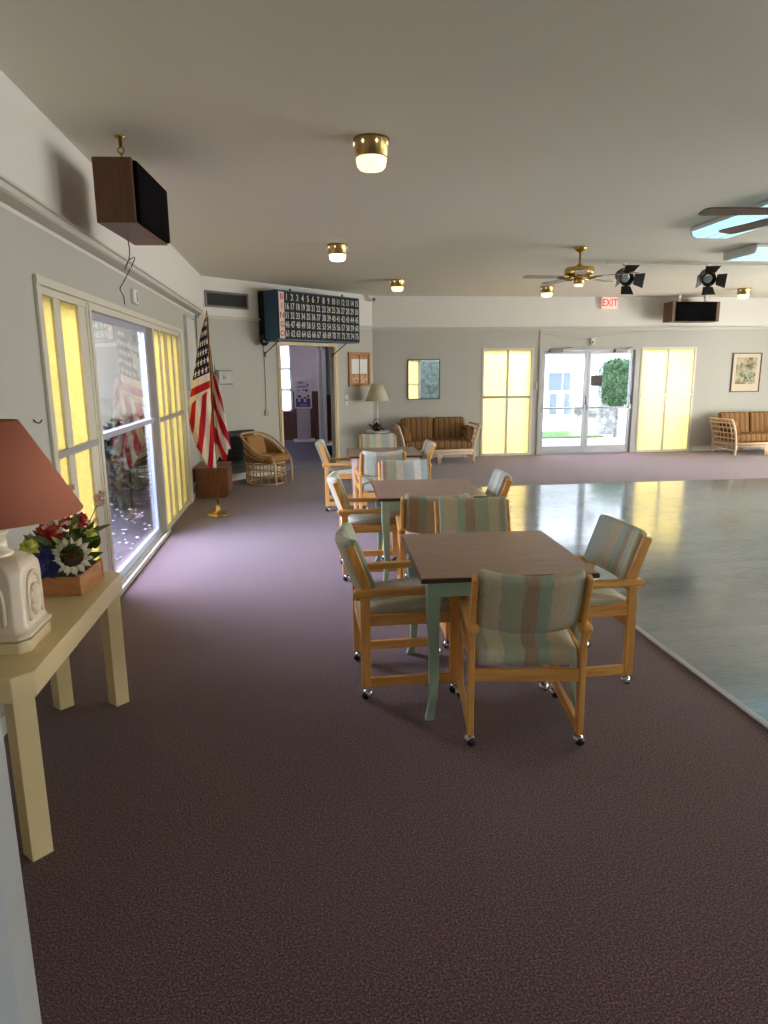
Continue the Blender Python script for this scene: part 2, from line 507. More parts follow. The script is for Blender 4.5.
# ------------------------------------------------------------------ mesh helpers
class MB:
    def __init__(s):
        s.bm = bmesh.new()
        s.mi = 0

    def _tag(s, verts):
        fs = set()
        for v in verts:
            for f in v.link_faces:
                fs.add(f)
        for f in fs:
            if all(v in s._new for v in f.verts):
                f.material_index = s.mi

    def box(s, x0, x1, y0, y1, z0, z1, mat=None):
        vs = [s.bm.verts.new(p) for p in ((x0, y0, z0), (x1, y0, z0), (x1, y1, z0), (x0, y1, z0),
                                           (x0, y0, z1), (x1, y0, z1), (x1, y1, z1), (x0, y1, z1))]
        for q in ((0, 3, 2, 1), (4, 5, 6, 7), (0, 1, 5, 4), (1, 2, 6, 5), (2, 3, 7, 6), (3, 0, 4, 7)):
            f = s.bm.faces.new([vs[i] for i in q])
            f.material_index = s.mi
        if mat is not None:
            for v in vs:
                v.co = mat @ v.co
        return s

    def bar(s, a, b, wx, wy, side=None):
        """rectangular bar from a to b"""
        a = Vector(a); b = Vector(b)
        d = b - a
        L = d.length
        z = d.normalized()
        sx = Vector(side) if side else (Vector((1, 0, 0)) if abs(z.x) < 0.9 else Vector((0, 1, 0)))
        x = (sx - z * sx.dot(z)).normalized()
        y = z.cross(x)
        m = Matrix((x, y, z)).transposed().to_4x4()
        m.translation = a
        return s.box(-wx / 2, wx / 2, -wy / 2, wy / 2, 0, L, m)

    def loft(s, rings, cap=True, closed=True):
        rows = [[s.bm.verts.new(p) for p in r] for r in rings]
        n = len(rows[0])
        for a, b in zip(rows[:-1], rows[1:]):
            for i in range(n if closed else n - 1):
                j = (i + 1) % n
                f = s.bm.faces.new((a[i], a[j], b[j], b[i]))
                f.material_index = s.mi
                f.smooth = True
        if cap and closed:
            for r, rev in ((rows[0], True), (rows[-1], False)):
                f = s.bm.faces.new(list(reversed(r)) if rev else r)
                f.material_index = s.mi
        return rows

    def lathe(s, prof, n=24, c=(0, 0, 0), axis='Z', cap=True, mat=None):
        rings = []
        for r, z in prof:
            ring = []
            for i in range(n):
                a = 2 * PI * i / n
                p = Vector((max(r, 1e-4) * math.cos(a), max(r, 1e-4) * math.sin(a), z))
                if axis == 'X':
                    p = Vector((p.z, p.x, p.y))
                if axis == 'Y':
                    p = Vector((p.y, p.z, p.x))
                p = p + Vector(c)
                if mat is not None:
                    p = mat @ p
                ring.append(p)
            rings.append(ring)
        s.loft(rings, cap)
        return s

    def tube(s, pts, r, n=8, smooth=0, cap=True):
        pts = [Vector(p) for p in pts]
        if smooth:
            pts = spline(pts, smooth)
        rs = r if isinstance(r, (list, tuple)) else [r] * len(pts)
        if len(rs) != len(pts):
            rs = [rs[0] + (rs[-1] - rs[0]) * i / (len(pts) - 1) for i in range(len(pts))]
        t0 = (pts[1] - pts[0]).normalized()
        ref = Vector((0, 0, 1)) if abs(t0.z) < 0.9 else Vector((1, 0, 0))
        x = (ref - t0 * ref.dot(t0)).normalized()
        rings = []
        for i, p in enumerate(pts):
            t = (pts[min(i + 1, len(pts) - 1)] - pts[max(i - 1, 0)]).normalized()
            x = (x - t * x.dot(t)).normalized()
            y = t.cross(x)
            rings.append([p + (x * math.cos(2 * PI * k / n) + y * math.sin(2 * PI * k / n)) * rs[i] for k in range(n)])
        s.loft(rings, cap)
        return s

    def ball(s, c, r, n=10, sc_=(1, 1, 1)):
        c = Vector(c)
        prof = [(math.sin(PI * i / n), -math.cos(PI * i / n)) for i in range(n + 1)]
        rings = [[c + Vector((r * sc_[0] * max(a, 1e-3) * math.cos(2 * PI * k / (2 * n)), r * sc_[1] * max(a, 1e-3) * math.sin(2 * PI * k / (2 * n)), r * sc_[2] * b)) for k in range(2 * n)] for a, b in prof]
        s.loft(rings)
        return s

    def rbox(s, w, d, h, r, c=(0, 0, 0), n=7, fn=None):
        """rounded, optionally deformed cushion box centred on c"""
        def axis(L):
            inner = L / 2 - r
            a = [-L / 2 + r * (1 - math.cos(PI / 2 * k / 3)) for k in range(3)]
            a += [-inner + 2 * inner * k / n for k in range(n + 1)]
            a += [-x for x in a[2::-1]]
            return a
        ax = [axis(w), axis(d), axis(h)]
        cache = {}

        def vert(i, j, k):
            key = (i, j, k)
            if key not in cache:
                p = Vector((ax[0][i], ax[1][j], ax[2][k]))
                q = Vector([max(-L / 2 + r, min(L / 2 - r, t)) for t, L in zip(p, (w, d, h))])
                e = p - q
                if e.length > 1e-9:
                    p = q + e.normalized() * r
                if fn:
                    p = Vector(fn(p))
                cache[key] = s.bm.verts.new(p + Vector(c))
            return cache[key]
        nx_, ny_, nz_ = (len(a) - 1 for a in ax)

        def face(a, b, c_, d_):
            try:
                f = s.bm.faces.new((vert(*a), vert(*b), vert(*c_), vert(*d_)))
                f.material_index = s.mi
                f.smooth = True
            except ValueError:
                pass
        for i in range(nx_):
            for j in range(ny_):
                face((i, j, 0), (i, j + 1, 0), (i + 1, j + 1, 0), (i + 1, j, 0))
                face((i, j, nz_), (i + 1, j, nz_), (i + 1, j + 1, nz_), (i, j + 1, nz_))
            for k in range(nz_):
                face((i, 0, k), (i + 1, 0, k), (i + 1, 0, k + 1), (i, 0, k + 1))
                face((i, ny_, k), (i, ny_, k + 1), (i + 1, ny_, k + 1), (i + 1, ny_, k))
        for j in range(ny_):
            for k in range(nz_):
                face((0, j, k), (0, j, k + 1), (0, j + 1, k + 1), (0, j + 1, k))
                face((nx_, j, k), (nx_, j + 1, k), (nx_, j + 1, k + 1), (nx_, j, k + 1))
        return s

    def grid(s, fn, nu, nv, uvfn=None):
        uvl = s.bm.loops.layers.uv.verify() if uvfn else None
        vs = [[s.bm.verts.new(fn(i / nu, j / nv)) for j in range(nv + 1)] for i in range(nu + 1)]
        for i in range(nu):
            for j in range(nv):
                f = s.bm.faces.new((vs[i][j], vs[i + 1][j], vs[i + 1][j + 1], vs[i][j + 1]))
                f.smooth = True
                f.material_index = s.mi
                if uvl:
                    for lp, (a, b) in zip(f.loops, ((i, j), (i + 1, j), (i + 1, j + 1), (i, j + 1))):
                        lp[uvl].uv = uvfn(a / nu, b / nv)
        return s

    def poly_prism(s, pts, axis_vec):
        """prism from a planar polygon extruded by axis_vec"""
        a = [s.bm.verts.new(p) for p in pts]
        b = [s.bm.verts.new(Vector(p) + Vector(axis_vec)) for p in pts]
        n = len(pts)
        fs = [s.bm.faces.new(list(reversed(a))), s.bm.faces.new(b)]
        for i in range(n):
            fs.append(s.bm.faces.new((a[i], a[(i + 1) % n], b[(i + 1) % n], b[i])))
        for f in fs:
            f.material_index = s.mi
        return s

    def build(s, name, mats, parent=None, bevel=0.0, seg=2, smooth=False):
        bmesh.ops.recalc_face_normals(s.bm, faces=s.bm.faces)
        me = bpy.data.meshes.new(name)
        if smooth:
            for f in s.bm.faces:
                f.smooth = True
        s.bm.to_mesh(me)
        s.bm.free()
        for m in (mats if isinstance(mats, (list, tuple)) else [mats]):
            me.materials.append(m)
        o = bpy.data.objects.new(name, me)
        COL.objects.link(o)
        if parent is not None:
            o.parent = parent
        if bevel:
            b = o.modifiers.new('bevel', 'BEVEL')
            b.width = bevel
            b.segments = seg
            b.limit_method = 'ANGLE'
            b.angle_limit = R(40)
        return o


def spline(pts, k):
    out = []
    n = len(pts)
    for i in range(n - 1):
        p0, p1, p2, p3 = pts[max(i - 1, 0)], pts[i], pts[i + 1], pts[min(i + 2, n - 1)]
        for j in range(k):
            t = j / k
            out.append(0.5 * ((2 * p1) + (p2 - p0) * t + (2 * p0 - 5 * p1 + 4 * p2 - p3) * t * t + (3 * p1 - p0 - 3 * p2 + p3) * t ** 3))
    out.append(pts[-1])
    return out


def tag(o, label=None, cat=None, group=None, kind=None):
    if label: o['label'] = label
    if cat: o['category'] = cat
    if group: o['group'] = group
    if kind: o['kind'] = kind
    return o


def empty(name, loc=(0, 0, 0), rz=0.0, parent=None):
    o = bpy.data.objects.new(name, None)
    o.empty_display_size = 0.1
    COL.objects.link(o)
    o.location = loc
    o.rotation_euler = (0, 0, rz)
    if parent is not None:
        o.parent = parent
    return o


def thing(name, label, cat, loc=(0, 0, 0), rz=0.0, group=None):
    return tag(empty(name, loc, rz), label, cat, group)


def struct(o):
    o['kind'] = 'structure'
    return o


def kids(o):
    return [c for c in COL.objects if c.parent == o]


def copy_tree(o, loc=None, rz=None, label=None, parent=None):
    c = o.copy()
    COL.objects.link(c)
    if parent is not None:
        c.parent = parent
    if loc is not None: c.location = loc
    if rz is not None: c.rotation_euler = (0, 0, rz)
    if label: c['label'] = label
    for ch in kids(o):
        copy_tree(ch, parent=c)
    return c


def textmesh(s, h, wscale=1.0):
    """mesh of a string, origin centred, in the XZ plane facing -Y"""
    cu = bpy.data.curves.new('lettering', 'FONT')
    cu.body = s
    cu.size = h * 1.38
    cu.align_x = 'CENTER'
    cu.align_y = 'CENTER'
    cu.extrude = 0.0012
    cu.offset = h * 0.022
    cu.resolution_u = 3
    to = bpy.data.objects.new('lettering', cu)
    COL.objects.link(to)
    bpy.context.view_layer.update()
    me = bpy.data.meshes.new_from_object(to)
    bpy.data.objects.remove(to)
    me.transform(Matrix.Diagonal((wscale, 1, 1, 1)))
    me.transform(Matrix.Rotation(R(90), 4, 'X'))
    return me


def lettering(name, items, mat, parent):
    """items: (string, (x, y, z), height, wscale) joined into one mesh"""
    bm = bmesh.new()
    for st, p, h, ws in items:
        me = textmesh(st, h, ws)
        me.transform(Matrix.Translation(p))
        bm.from_mesh(me)
        bpy.data.meshes.remove(me)
    me = bpy.data.meshes.new(name)
    bm.to_mesh(me)
    bm.free()
    me.materials.append(mat)
    o = bpy.data.objects.new(name, me)
    COL.objects.link(o)
    o.parent = parent
    return o


# ------------------------------------------------------------------ room shell
CZ = 2.985
P0 = Vector((-1.38, 10.28)); Q0 = Vector((1.42, 12.85))
DL = (Q0 - P0).length
DA = math.atan2(Q0.y - P0.y, Q0.x - P0.x)
FY = 12.85


def wall(name, origin, rz, L, H, openings, thick=0.16, mat=None):
    """wall along local +X, room on local -Y; openings (x0, x1, z0, z1)"""
    m = MB()
    xs = sorted({0.0, L, *[o[0] for o in openings], *[o[1] for o in openings]})
    for a, b in zip(xs[:-1], xs[1:]):
        cuts = sorted([(o[2], o[3]) for o in openings if o[0] <= a + 1e-6 and o[1] >= b - 1e-6])
        z = 0.0
        for z0, z1 in cuts:
            if z0 > z + 1e-6:
                m.box(a, b, 0, thick, z, z0)
            z = z1
        if z < H - 1e-6:
            m.box(a, b, 0, thick, z, H)
    o = m.build(name, mat or WALL)
    o.location = origin
    o.rotation_euler = (0, 0, rz)
    return struct(o)


# floor: one slab for the room and the hallway beyond the doorway
fl = MB().box(-1.6, 11.2, -2.7, 13.0, -0.12, 0.0).build('floor', CARPET); struct(fl)
fl2 = MB().box(-1.7, 2.4, 13.0, 17.2, -0.12, 0.0)
fl2 = fl2.build('floor_hall', CARPETH); struct(fl2)
pts = [(P0.x + 0.09, P0.y + 0.15, 0.0), (Q0.x + 0.0, 13.0, 0.0), (-1.29, 13.0, 0.0)]
hf = MB().poly_prism([Vector(p) for p in pts], (0, 0, 0.004)).build('floor_threshold', CARPETH); struct(hf)
df = MB().box(2.12, 10.9, -1.6, 9.32, 0.0, 0.006).build('dance_floor', VINYL); struct(df)
tr = MB().box(2.085, 2.125, -1.6, 9.32, 0.0, 0.010).build('trim_1', ALU, bevel=0.004); struct(tr)
cl = MB().box(-1.7, 11.2, -2.7, 17.3, CZ, CZ + 0.15).build('ceiling', CEIL); struct(cl)
rf = MB().box(-2.0, 11.8, -4.3, 13.35, CZ + 0.15, CZ + 0.3).build('roof', WHITE); struct(rf)

# left wall: x = -1.40, runs along +Y, windows and sliding door in one opening
LW0, LW1, LWH = 4.12, 8.75, 2.11
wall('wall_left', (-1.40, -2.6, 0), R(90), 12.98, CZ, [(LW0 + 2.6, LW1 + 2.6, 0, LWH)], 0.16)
m = MB(); m.box(-1.405, -1.288, -2.6, 10.355, 2.502, CZ)
struct(m.build('wall_left_soffit', WALL))
m = MB()
m.box(-1.40, -1.300, -2.6, 10.34, 2.452, 2.500)
m.box(-1.40, -1.280, -2.6, 10.36, 2.494, 2.510)
m.box(-1.40, -1.290, -2.6, 10.35, 2.456, 2.464)
struct(m.build('trim_2', TRIM, bevel=0.006))
# angled wall with the doorway
DO0, DO1, DOH = 1.545, 2.76, 2.06
wall('wall_diagonal', (P0.x, P0.y, 0), DA, DL, CZ, [(DO0, DO1, 0, DOH)], 0.07)
m = MB().box(0.02, DL - 0.01, -0.03, 0, 2.40, 2.425).box(0.02, DL - 0.01, -0.055, 0, 2.425, 2.45)
o = m.build('trim_3', TRIM, bevel=0.006); o.location = (P0.x, P0.y, 0); o.rotation_euler = (0, 0, DA); struct(o)
# far wall
W1 = (3.50, 4.51); DD = (4.62, 6.62); W2 = (6.68, 7.83); WH = 2.05
X0 = 1.42
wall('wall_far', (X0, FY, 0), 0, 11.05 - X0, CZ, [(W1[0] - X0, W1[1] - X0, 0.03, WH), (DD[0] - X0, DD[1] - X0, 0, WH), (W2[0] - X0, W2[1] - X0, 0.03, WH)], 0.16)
m = MB().box(1.40, 10.9, FY - 0.03, FY, 2.375, 2.40).box(1.40, 10.9, FY - 0.055, FY, 2.40, 2.428)
struct(m.build('trim_4', TRIM, bevel=0.006))
# right and rear walls (beside and behind the camera)
RWO = [(13.0 - yy - 1.35 - 0.0, 13.0 - yy + 1.35, 0.15, 2.15) for yy in (0.6, 5.65, 9.2)]
wall('wall_right', (11.0, 13.0, 0), R(-90), 15.6, CZ, RWO)
wall('wall_back', (11.0, -2.6, 0), R(180), 12.4, CZ, [(4.7, 7.1, 0.0, 2.1)])
# baseboards
struct(MB().box(-1.40, -1.385, -2.6, LW0 - 0.06, 0, 0.09).box(-1.40, -1.385, LW1 + 0.08, 10.27, 0, 0.09).build('baseboard_left', TRIM))
o = MB().box(0.02, DO0 - 0.09, -0.015, 0, 0, 0.1).box(DO1 + 0.09, DL, -0.015, 0, 0, 0.1).build('baseboard_diagonal', TRIM)
o.location = (P0.x, P0.y, 0); o.rotation_euler = (0, 0, DA); struct(o)
struct(MB().box(1.43, W1[0] - 0.06, FY - 0.015, FY, 0, 0.09).box(W2[1] + 0.06, 10.98, FY - 0.015, FY, 0, 0.09).build('baseboard_far', TRIM))
# end of a partition wall beside the camera, with a raised edge strip
m = MB().box(-1.40, -0.692, 0.95, 1.528, 0, CZ)
struct(m.build('wall_partition', plain('partition_paint', (176, 178, 176), 0.5), bevel=0.012, seg=3))
m = MB().box(-0.693, -0.680, 0.95, 1.40, 0, CZ - 0.5)
struct(m.build('trim_5', plain('partition_trim', (168, 174, 178), 0.45), bevel=0.005))
# doorway casing
m = MB()
for x0, x1 in ((DO0 - 0.075, DO0), (DO1, DO1 + 0.095)):
    m.box(x0, x1, -0.02, 0.085, 0, DOH + 0.0)
m.box(DO0 - 0.075, DO1 + 0.095, -0.02, 0.085, DOH, DOH + 0.06)
m.box(DO1 + 0.02, DO1 + 0.06, -0.034, -0.018, 0, DOH)
m.box(DO0 - 0.055, DO0 - 0.02, -0.034, -0.018, 0, DOH)
o = m.build('trim_6', CREAMTRIM, bevel=0.004); o.location = (P0.x, P0.y, 0); o.rotation_euler = (0, 0, DA); struct(o)

# hallway beyond the doorway
HY = 17.0
hw = -0.40, -0.13, 0.72, 2.27
def hallwall(name, boxes_low, boxes_high, hi=HALLPAINT):
    m = MB()
    for b in boxes_low: m.box(*b)
    m.mi = 1
    for b in boxes_high: m.box(*b)
    struct(m.build(name, [HALLPANEL, hi]))
hallwall('wall_hall_far', [(-1.7, hw[0], HY, HY + .12, 0, 1.19), (hw[0], hw[1], HY, HY + .12, 0, hw[2]), (hw[1], 2.4, HY, HY + .12, 0, 1.19)],
         [(-1.7, hw[0], HY, HY + .12, 1.19, CZ), (hw[0], hw[1], HY, HY + .12, hw[3], CZ), (hw[1], 2.4, HY, HY + .12, 1.19, CZ)])
struct(MB().box(-1.7, hw[0], HY - .02, HY, 1.18, 1.22).box(hw[1], 2.4, HY - .02, HY, 1.18, 1.22).build('trim_7', HALLPAINT))
hallwall('wall_hall_left', [(-1.82, -1.7, 10.6, HY + .12, 0, 1.19)], [(-1.82, -1.7, 10.6, HY + .12, 1.19, CZ)])
hallwall('wall_hall_right', [(0.66, 2.4, 15.75, 15.87, 0, 1.12)], [(0.66, 2.4, 15.75, 15.87, 1.12, CZ)], HALLBLUE)
hallwall('wall_hall_side', [(2.3, 2.4, 12.9, 15.8, 0, 1.12)], [(2.3, 2.4, 12.9, 15.8, 1.12, CZ)], HALLBLUE)
d3 = struct(empty('door_3', (0.54, 15.70, 0)))
MB().box(0, 0.045, 0, 0.85, 0.01, 2.12).build('door_leaf', WHITE, d3, bevel=0.004)
MB().box(-0.06, 0.0, -0.05, 0.02, 0, 2.2).box(0.05, 0.13, -0.05, 0.04, 0, 2.2).box(-0.06, 0.13, -0.05, 0.03, 2.13, 2.2).build('door_frame', WHITE, d3, bevel=0.004)
m = MB()
for z in (0.35, 1.75):
    m.box(-0.064, -0.055, -0.06, -0.02, z, z + 0.1)
m.build('hinge', BRASSD, d3)
w5 = struct(empty('window_5', (hw[0], HY, hw[2])))
L_, H_ = hw[1] - hw[0], hw[3] - hw[2]
m = MB(); m.box(-.03, 0.02, -.02, .1, -.03, H_ + .03).box(L_ - .02, L_ + .03, -.02, .1, -.03, H_ + .03)
for z in (-.03, 0.48, 0.98, H_ - .01):
    m.box(-.03, L_ + .03, -.02, .1, z, z + .04)
m.build('window_frame', WHITE, w5)
MB().box(0.02, L_ - .02, .05, .056, 0, H_).build('pane', FROST, w5)

# ------------------------------------------------------------------ window and door units
def amber_unit(name, origin, rz, L, H, rail, frame, glass, panes, z0=0.0):
    """panes: list of (x0, x1, depth) between bars"""
    r = struct(empty(name, origin, rz))
    m = MB()
    m.box(0, 0.045, -0.012, 0.12, z0, H).box(L - 0.045, L, -0.012, 0.12, z0, H)
    m.box(0.044, L - 0.044, -0.010, 0.118, H - 0.045, H - 0.001).box(0.044, L - 0.044, -0.010, 0.118, z0 + 0.001, z0 + 0.05)
    m.build('window_frame', frame, r, bevel=0.004)
    last = 0.045
    for k, (a, b, d) in enumerate(panes):
        if k:
            MB().box(last, a, -0.006, 0.035, z0 + 0.05, H - 0.045).build('mullion', frame, r, bevel=0.004)
        MB().box(a - 0.005, b + 0.005, 0.012 + d, 0.020 + d, z0 + 0.045, H - 0.04).build('pane', glass, r)
        last = b
    if last < L - 0.06:
        MB().box(last, L - 0.044, -0.006, 0.035, z0 + 0.05, H - 0.045).build('mullion', frame, r, bevel=0.004)
    MB().box(0.03, L - 0.03, -0.012, 0.03, rail - 0.022, rail + 0.022).build('rail', ALU if frame is FRAME else frame, r, bevel=0.003)
    return r


# far wall
amber_unit('window_3', (W1[0], FY, 0), 0, W1[1] - W1[0], WH, 1.13, FRAME, AMBER, [(0.045, 0.49, 0), (0.535, W1[1] - W1[0] - 0.045, 0)], 0.0)
amber_unit('window_4', (W2[0], FY, 0), 0, W2[1] - W2[0], WH, 1.13, FRAME, AMBERD, [(0.045, 0.55, 0), (0.595, W2[1] - W2[0] - 0.045, 0)], 0.0)
d2 = struct(empty('door_2', (DD[0], FY, 0)))
DW = DD[1] - DD[0]
m = MB().box(0, 0.07, -0.03, 0.13, 0, WH).box(DW - 0.07, DW, -0.03, 0.13, 0, WH).box(0.069, DW - 0.069, -0.028, 0.128, WH - 0.05, WH - 0.001).box(0.069, DW - 0.069, -0.02, 0.15, 0, 0.013)
m.build('door_frame', plain('door_frame_grey', (176, 176, 172), 0.45), d2, bevel=0.005)
for k in range(2):
    a = 0.075 + k * (DW / 2 - 0.073)
    b = a + DW / 2 - 0.081
    m = MB()
    m.box(a, a + 0.06, 0.02, 0.065, 0.015, WH - 0.055).box(b - 0.06, b, 0.02, 0.065, 0.015, WH - 0.055)
    m.box(a + 0.059, b - 0.059, 0.022, 0.063, WH - 0.125, WH - 0.056).box(a + 0.059, b - 0.059, 0.022, 0.063, 0.016, 0.16)
    lf = m.build('door_leaf', ALU, d2, bevel=0.003)
    MB().box(a + 0.055, b - 0.055, 0.04, 0.046, 0.15, WH - 0.12).build('pane', GLASS, lf)
    m = MB().tube([(a + 0.03, 0.0, 0.90), (b - 0.03, 0.0, 0.90)], 0.016).box(a + 0.01, a + 0.05, -0.015, 0.02, 0.86, 0.96).box(b - 0.05, b - 0.01, -0.015, 0.02, 0.86, 0.96)
    m.build('push_bar', ALU, lf)
    hx = b - 0.03
    MB().tube([(hx, 0.02, 0.95), (hx, -0.03, 0.98), (hx, -0.03, 1.10), (hx, 0.02, 1.13)], 0.009).build('pull_handle', BLACK, lf)
    cx = a + 0.12 if k == 0 else b - 0.42
    m = MB().box(cx, cx + 0.26, -0.06, 0.02, WH - 0.09, WH - 0.02)
    m.bar((cx + 0.2, -0.05, WH - 0.03), (cx + 0.42 - 0.1 * k, -0.10, WH + 0.005), 0.022, 0.012)
    m.build('door_closer', plain('closer_metal', (120, 118, 110), 0.4, 0.5), d2, bevel=0.005)
    if k == 1:
        MB().box(a + 0.075, a + 0.31, 0.034, 0.039, 1.32, 1.52).build('notice', SIGNDK, lf)

# left wall units (local +X = world +Y, room on local -Y = world +X)
R90 = R(90)
A0, A1 = 4.12, 5.02
amber_unit('window_1', (-1.40, A0, 0), R90, A1 - A0, LWH, 1.16, FRAME, AMBERL, [(0.05, 0.24, 0.0), (0.35, 0.70, 0.0)])
d1 = struct(empty('door_1', (-1.40, A1, 0), R90))
DLN = 7.16 - A1
m = MB().box(0, 0.06, -0.02, 0.12, 0, LWH).box(DLN - 0.05, DLN, -0.02, 0.12, 0, LWH).box(0.058, DLN - 0.048, -0.018, 0.118, LWH - 0.05, LWH - 0.001).box(0.0, DLN, -0.05, -0.021, 0.001, 0.022).box(0.058, DLN - 0.048, -0.021, 0.118, 0.001, 0.021).box(0, DLN, -0.05, -0.035, 0.022, 0.04).box(0, DLN, 0.0, 0.012, 0.022, 0.04)
m.build('door_frame', FRAME, d1, bevel=0.004)
SL = plain('lavender_aluminium', (190, 194, 208), 0.35, 0.35, var=0.02)
m = MB().box(0.06, 0.115, 0.02, 0.06, 0.03, LWH - 0.05).box(DLN - 0.25, DLN - 0.17, 0.02, 0.06, 0.03, LWH - 0.05)
m.box(0.114, DLN - 0.249, 0.022, 0.058, 0.031, 0.10).box(0.114, DLN - 0.249, 0.022, 0.058, LWH - 0.10, LWH - 0.051)
lf = m.build('door_leaf', SL, d1, bevel=0.004)
MB().box(0.11, DLN - 0.24, 0.036, 0.042, 0.095, LWH - 0.095).build('pane', GLASS, lf)
MB().box(0.06, DLN - 0.17, 0.0, 0.03, 1.155, 1.20).build('rail', SL, lf, bevel=0.004)
m = MB().box(DLN - 0.17, DLN - 0.05, 0.05, 0.09, 0.03, LWH - 0.05)
m.build('fixed_stile', SL, d1, bevel=0.004)
B0 = 7.16; B1 = 8.75
amber_unit('window_2', (-1.40, B0, 0), R90, B1 - B0, LWH, 1.16, FRAME, AMBERL, [(0.05, 0.36, 0.0), (0.42, 0.72, 0.012), (0.78, 1.10, 0.0), (1.16, 1.54, 0.012)])
# casing around the whole left unit
m = MB().box(LW0 - 0.05, LW0, -0.02, -0.001, 0.002, LWH).box(LW1, LW1 + 0.17, -0.03, -0.001, 0.002, LWH).box(LW0 - 0.05, LW1 + 0.17, -0.024, -0.001, LWH + .001, LWH + 0.05)
o = m.build('trim_8', FRAME, bevel=0.004); o.location = (-1.40, 0, 0); o.rotation_euler = (0, 0, R90); struct(o)
# right-wall windows (out of frame) and the rear unit seen in the mirror
for i, yy in enumerate((0.6, 5.65, 9.2)):
    r = struct(empty('window_%d' % (6 + i), (11.0, yy + 1.35, 0.15), R(-90)))
    MB().box(0, .05, 0, .12, 0, 2).box(2.65, 2.7, 0, .12, 0, 2).box(0, 2.7, 0, .12, 0, .05).box(0, 2.7, 0, .12, 1.95, 2).box(1.32, 1.38, 0, .12, 0, 2).build('window_frame', FRAME, r)
    MB().box(.04, 2.66, .06, .07, .04, 1.96).build('pane', FROST, r)
amber_unit('window_9', (11.0 - 5.95, -2.6, 0), R(180), 1.15, 2.1, 1.1, FRAME, AMBER, [(0.05, 0.55, 0), (0.6, 1.10, 0)])
d4 = struct(empty('door_4', (11.0 - 4.7, -2.6, 0), R(180)))
MB().box(0, .06, 0, .12, 0, 2.1).box(1.19, 1.25, 0, .12, 0, 2.1).box(0, 1.25, 0, .12, 2.04, 2.1).box(0, 1.25, 0, .12, 0, .1).build('door_frame', WHITE, d4)
MB().box(.05, 1.2, .05, .056, .05, 2.06).build('pane', GLASS, d4)

# ------------------------------------------------------------------ outdoors
gr = MB().box(-30, 40, -30, 60, -0.30, -0.13).build('ground', CONC); struct(gr)
pa = MB().box(2.0, 12.0, 13.02, 16.25, -0.13, -0.03).build('path', CONC); struct(pa)
la = MB().box(3.0, 7.6, 16.25, 17.9, -0.13, 0.0).build('lawn', LAWN); tag(la, 'strip of green lawn outside the glass double doors', 'lawn', kind='stuff')
bl = thing('building', 'white building with window grid across the courtyard beyond the doors', 'building', (0, 0, 0))
MB().box(2.0, 22.0, 19.6, 21.0, -0.13, 4.6).build('wall', STUCCO, bl)
m = MB()
for k in range(6):
    m.box(2.0, 22.0, 19.3, 19.6, 2.05 + k * 0.2, 2.13 + k * 0.2)
m.build('eave_slat', STUCCO, bl)
for (a, b, z0, z1) in ((7.35, 7.75, 1.05, 1.55), (7.8, 8.2, 1.05, 1.55), (7.4, 7.62, 0.35, 0.95), (7.85, 8.05, 0.35, 0.95), (8.15, 8.5, 0.2, 1.6)):
    f = MB().box(a - .03, b + .03, 19.55, 19.62, z0 - .03, z1 + .03).build('window_frame', WHITE, bl)
    MB().box(a, b, 19.535, 19.552, z0, z1).build('pane', WINDK, f)


def leaves(mb, c, rad, n, size, shell=0.55, rng=random):
    c = Vector(c)
    for _ in range(n):
        d = Vector((rng.gauss(0, 1), rng.gauss(0, 1), rng.gauss(0, 1))).normalized()
        rr = rng.uniform(shell, 1.0)
        p = c + Vector((d.x * rad[0], d.y * rad[1], d.z * rad[2])) * rr
        t = Vector((rng.gauss(0, 1), rng.gauss(0, 1), rng.gauss(0, 1))).normalized()
        u = d.cross(t).normalized() if d.cross(t).length > 1e-4 else Vector((1, 0, 0))
        v = (d * 0.5 + t * 0.5).normalized()
        sz = size * rng.uniform(0.6, 1.3)
        q = [p - u * sz * 0.28, p + v * sz * 0.55 + d * sz * 0.12, p + u * sz * 0.28, p - v * sz * 0.55]
        mb.bm.faces.new([mb.bm.verts.new(x) for x in q]).material_index = mb.mi


tp = thing('topiary_tree', 'round clipped green tree outside the right glass door', 'tree', (8.35, 17.2, -0.13))
m = MB(); m.ball((0, 0, 1.42), 0.53, 12); leaves(m, (0, 0, 1.42), (0.62, 0.62, 0.62), 2600, 0.10, 0.85)
m.build('foliage', spotted('topiary_leaf', (70, 112, 72), (134, 172, 128), 14), tp)
MB().tube([(0, 0, 0), (0.02, 0, 0.5), (0, 0, 1.0)], [0.06, 0.045], 8, 4).build('trunk', STONE, tp)
pl = MB()
pl.box(7.55, 8.75, 18.05, 18.35, -0.13, 0.75); pl.box(7.5, 8.8, 18.0, 18.4, 0.75, 0.82)
tag(pl.build('garden_wall', STONE, bevel=0.02), 'low stone wall behind the round clipped tree outside', 'garden wall')

struct(MB().box(2.0, 9.0, -6.6, -6.4, -0.13, 3.4).build('wall_glare_block', spotted('glare_block_green', (44, 58, 48), (84, 96, 84), 5)))  # wall added behind the rear door to cut bright reflections in the glass
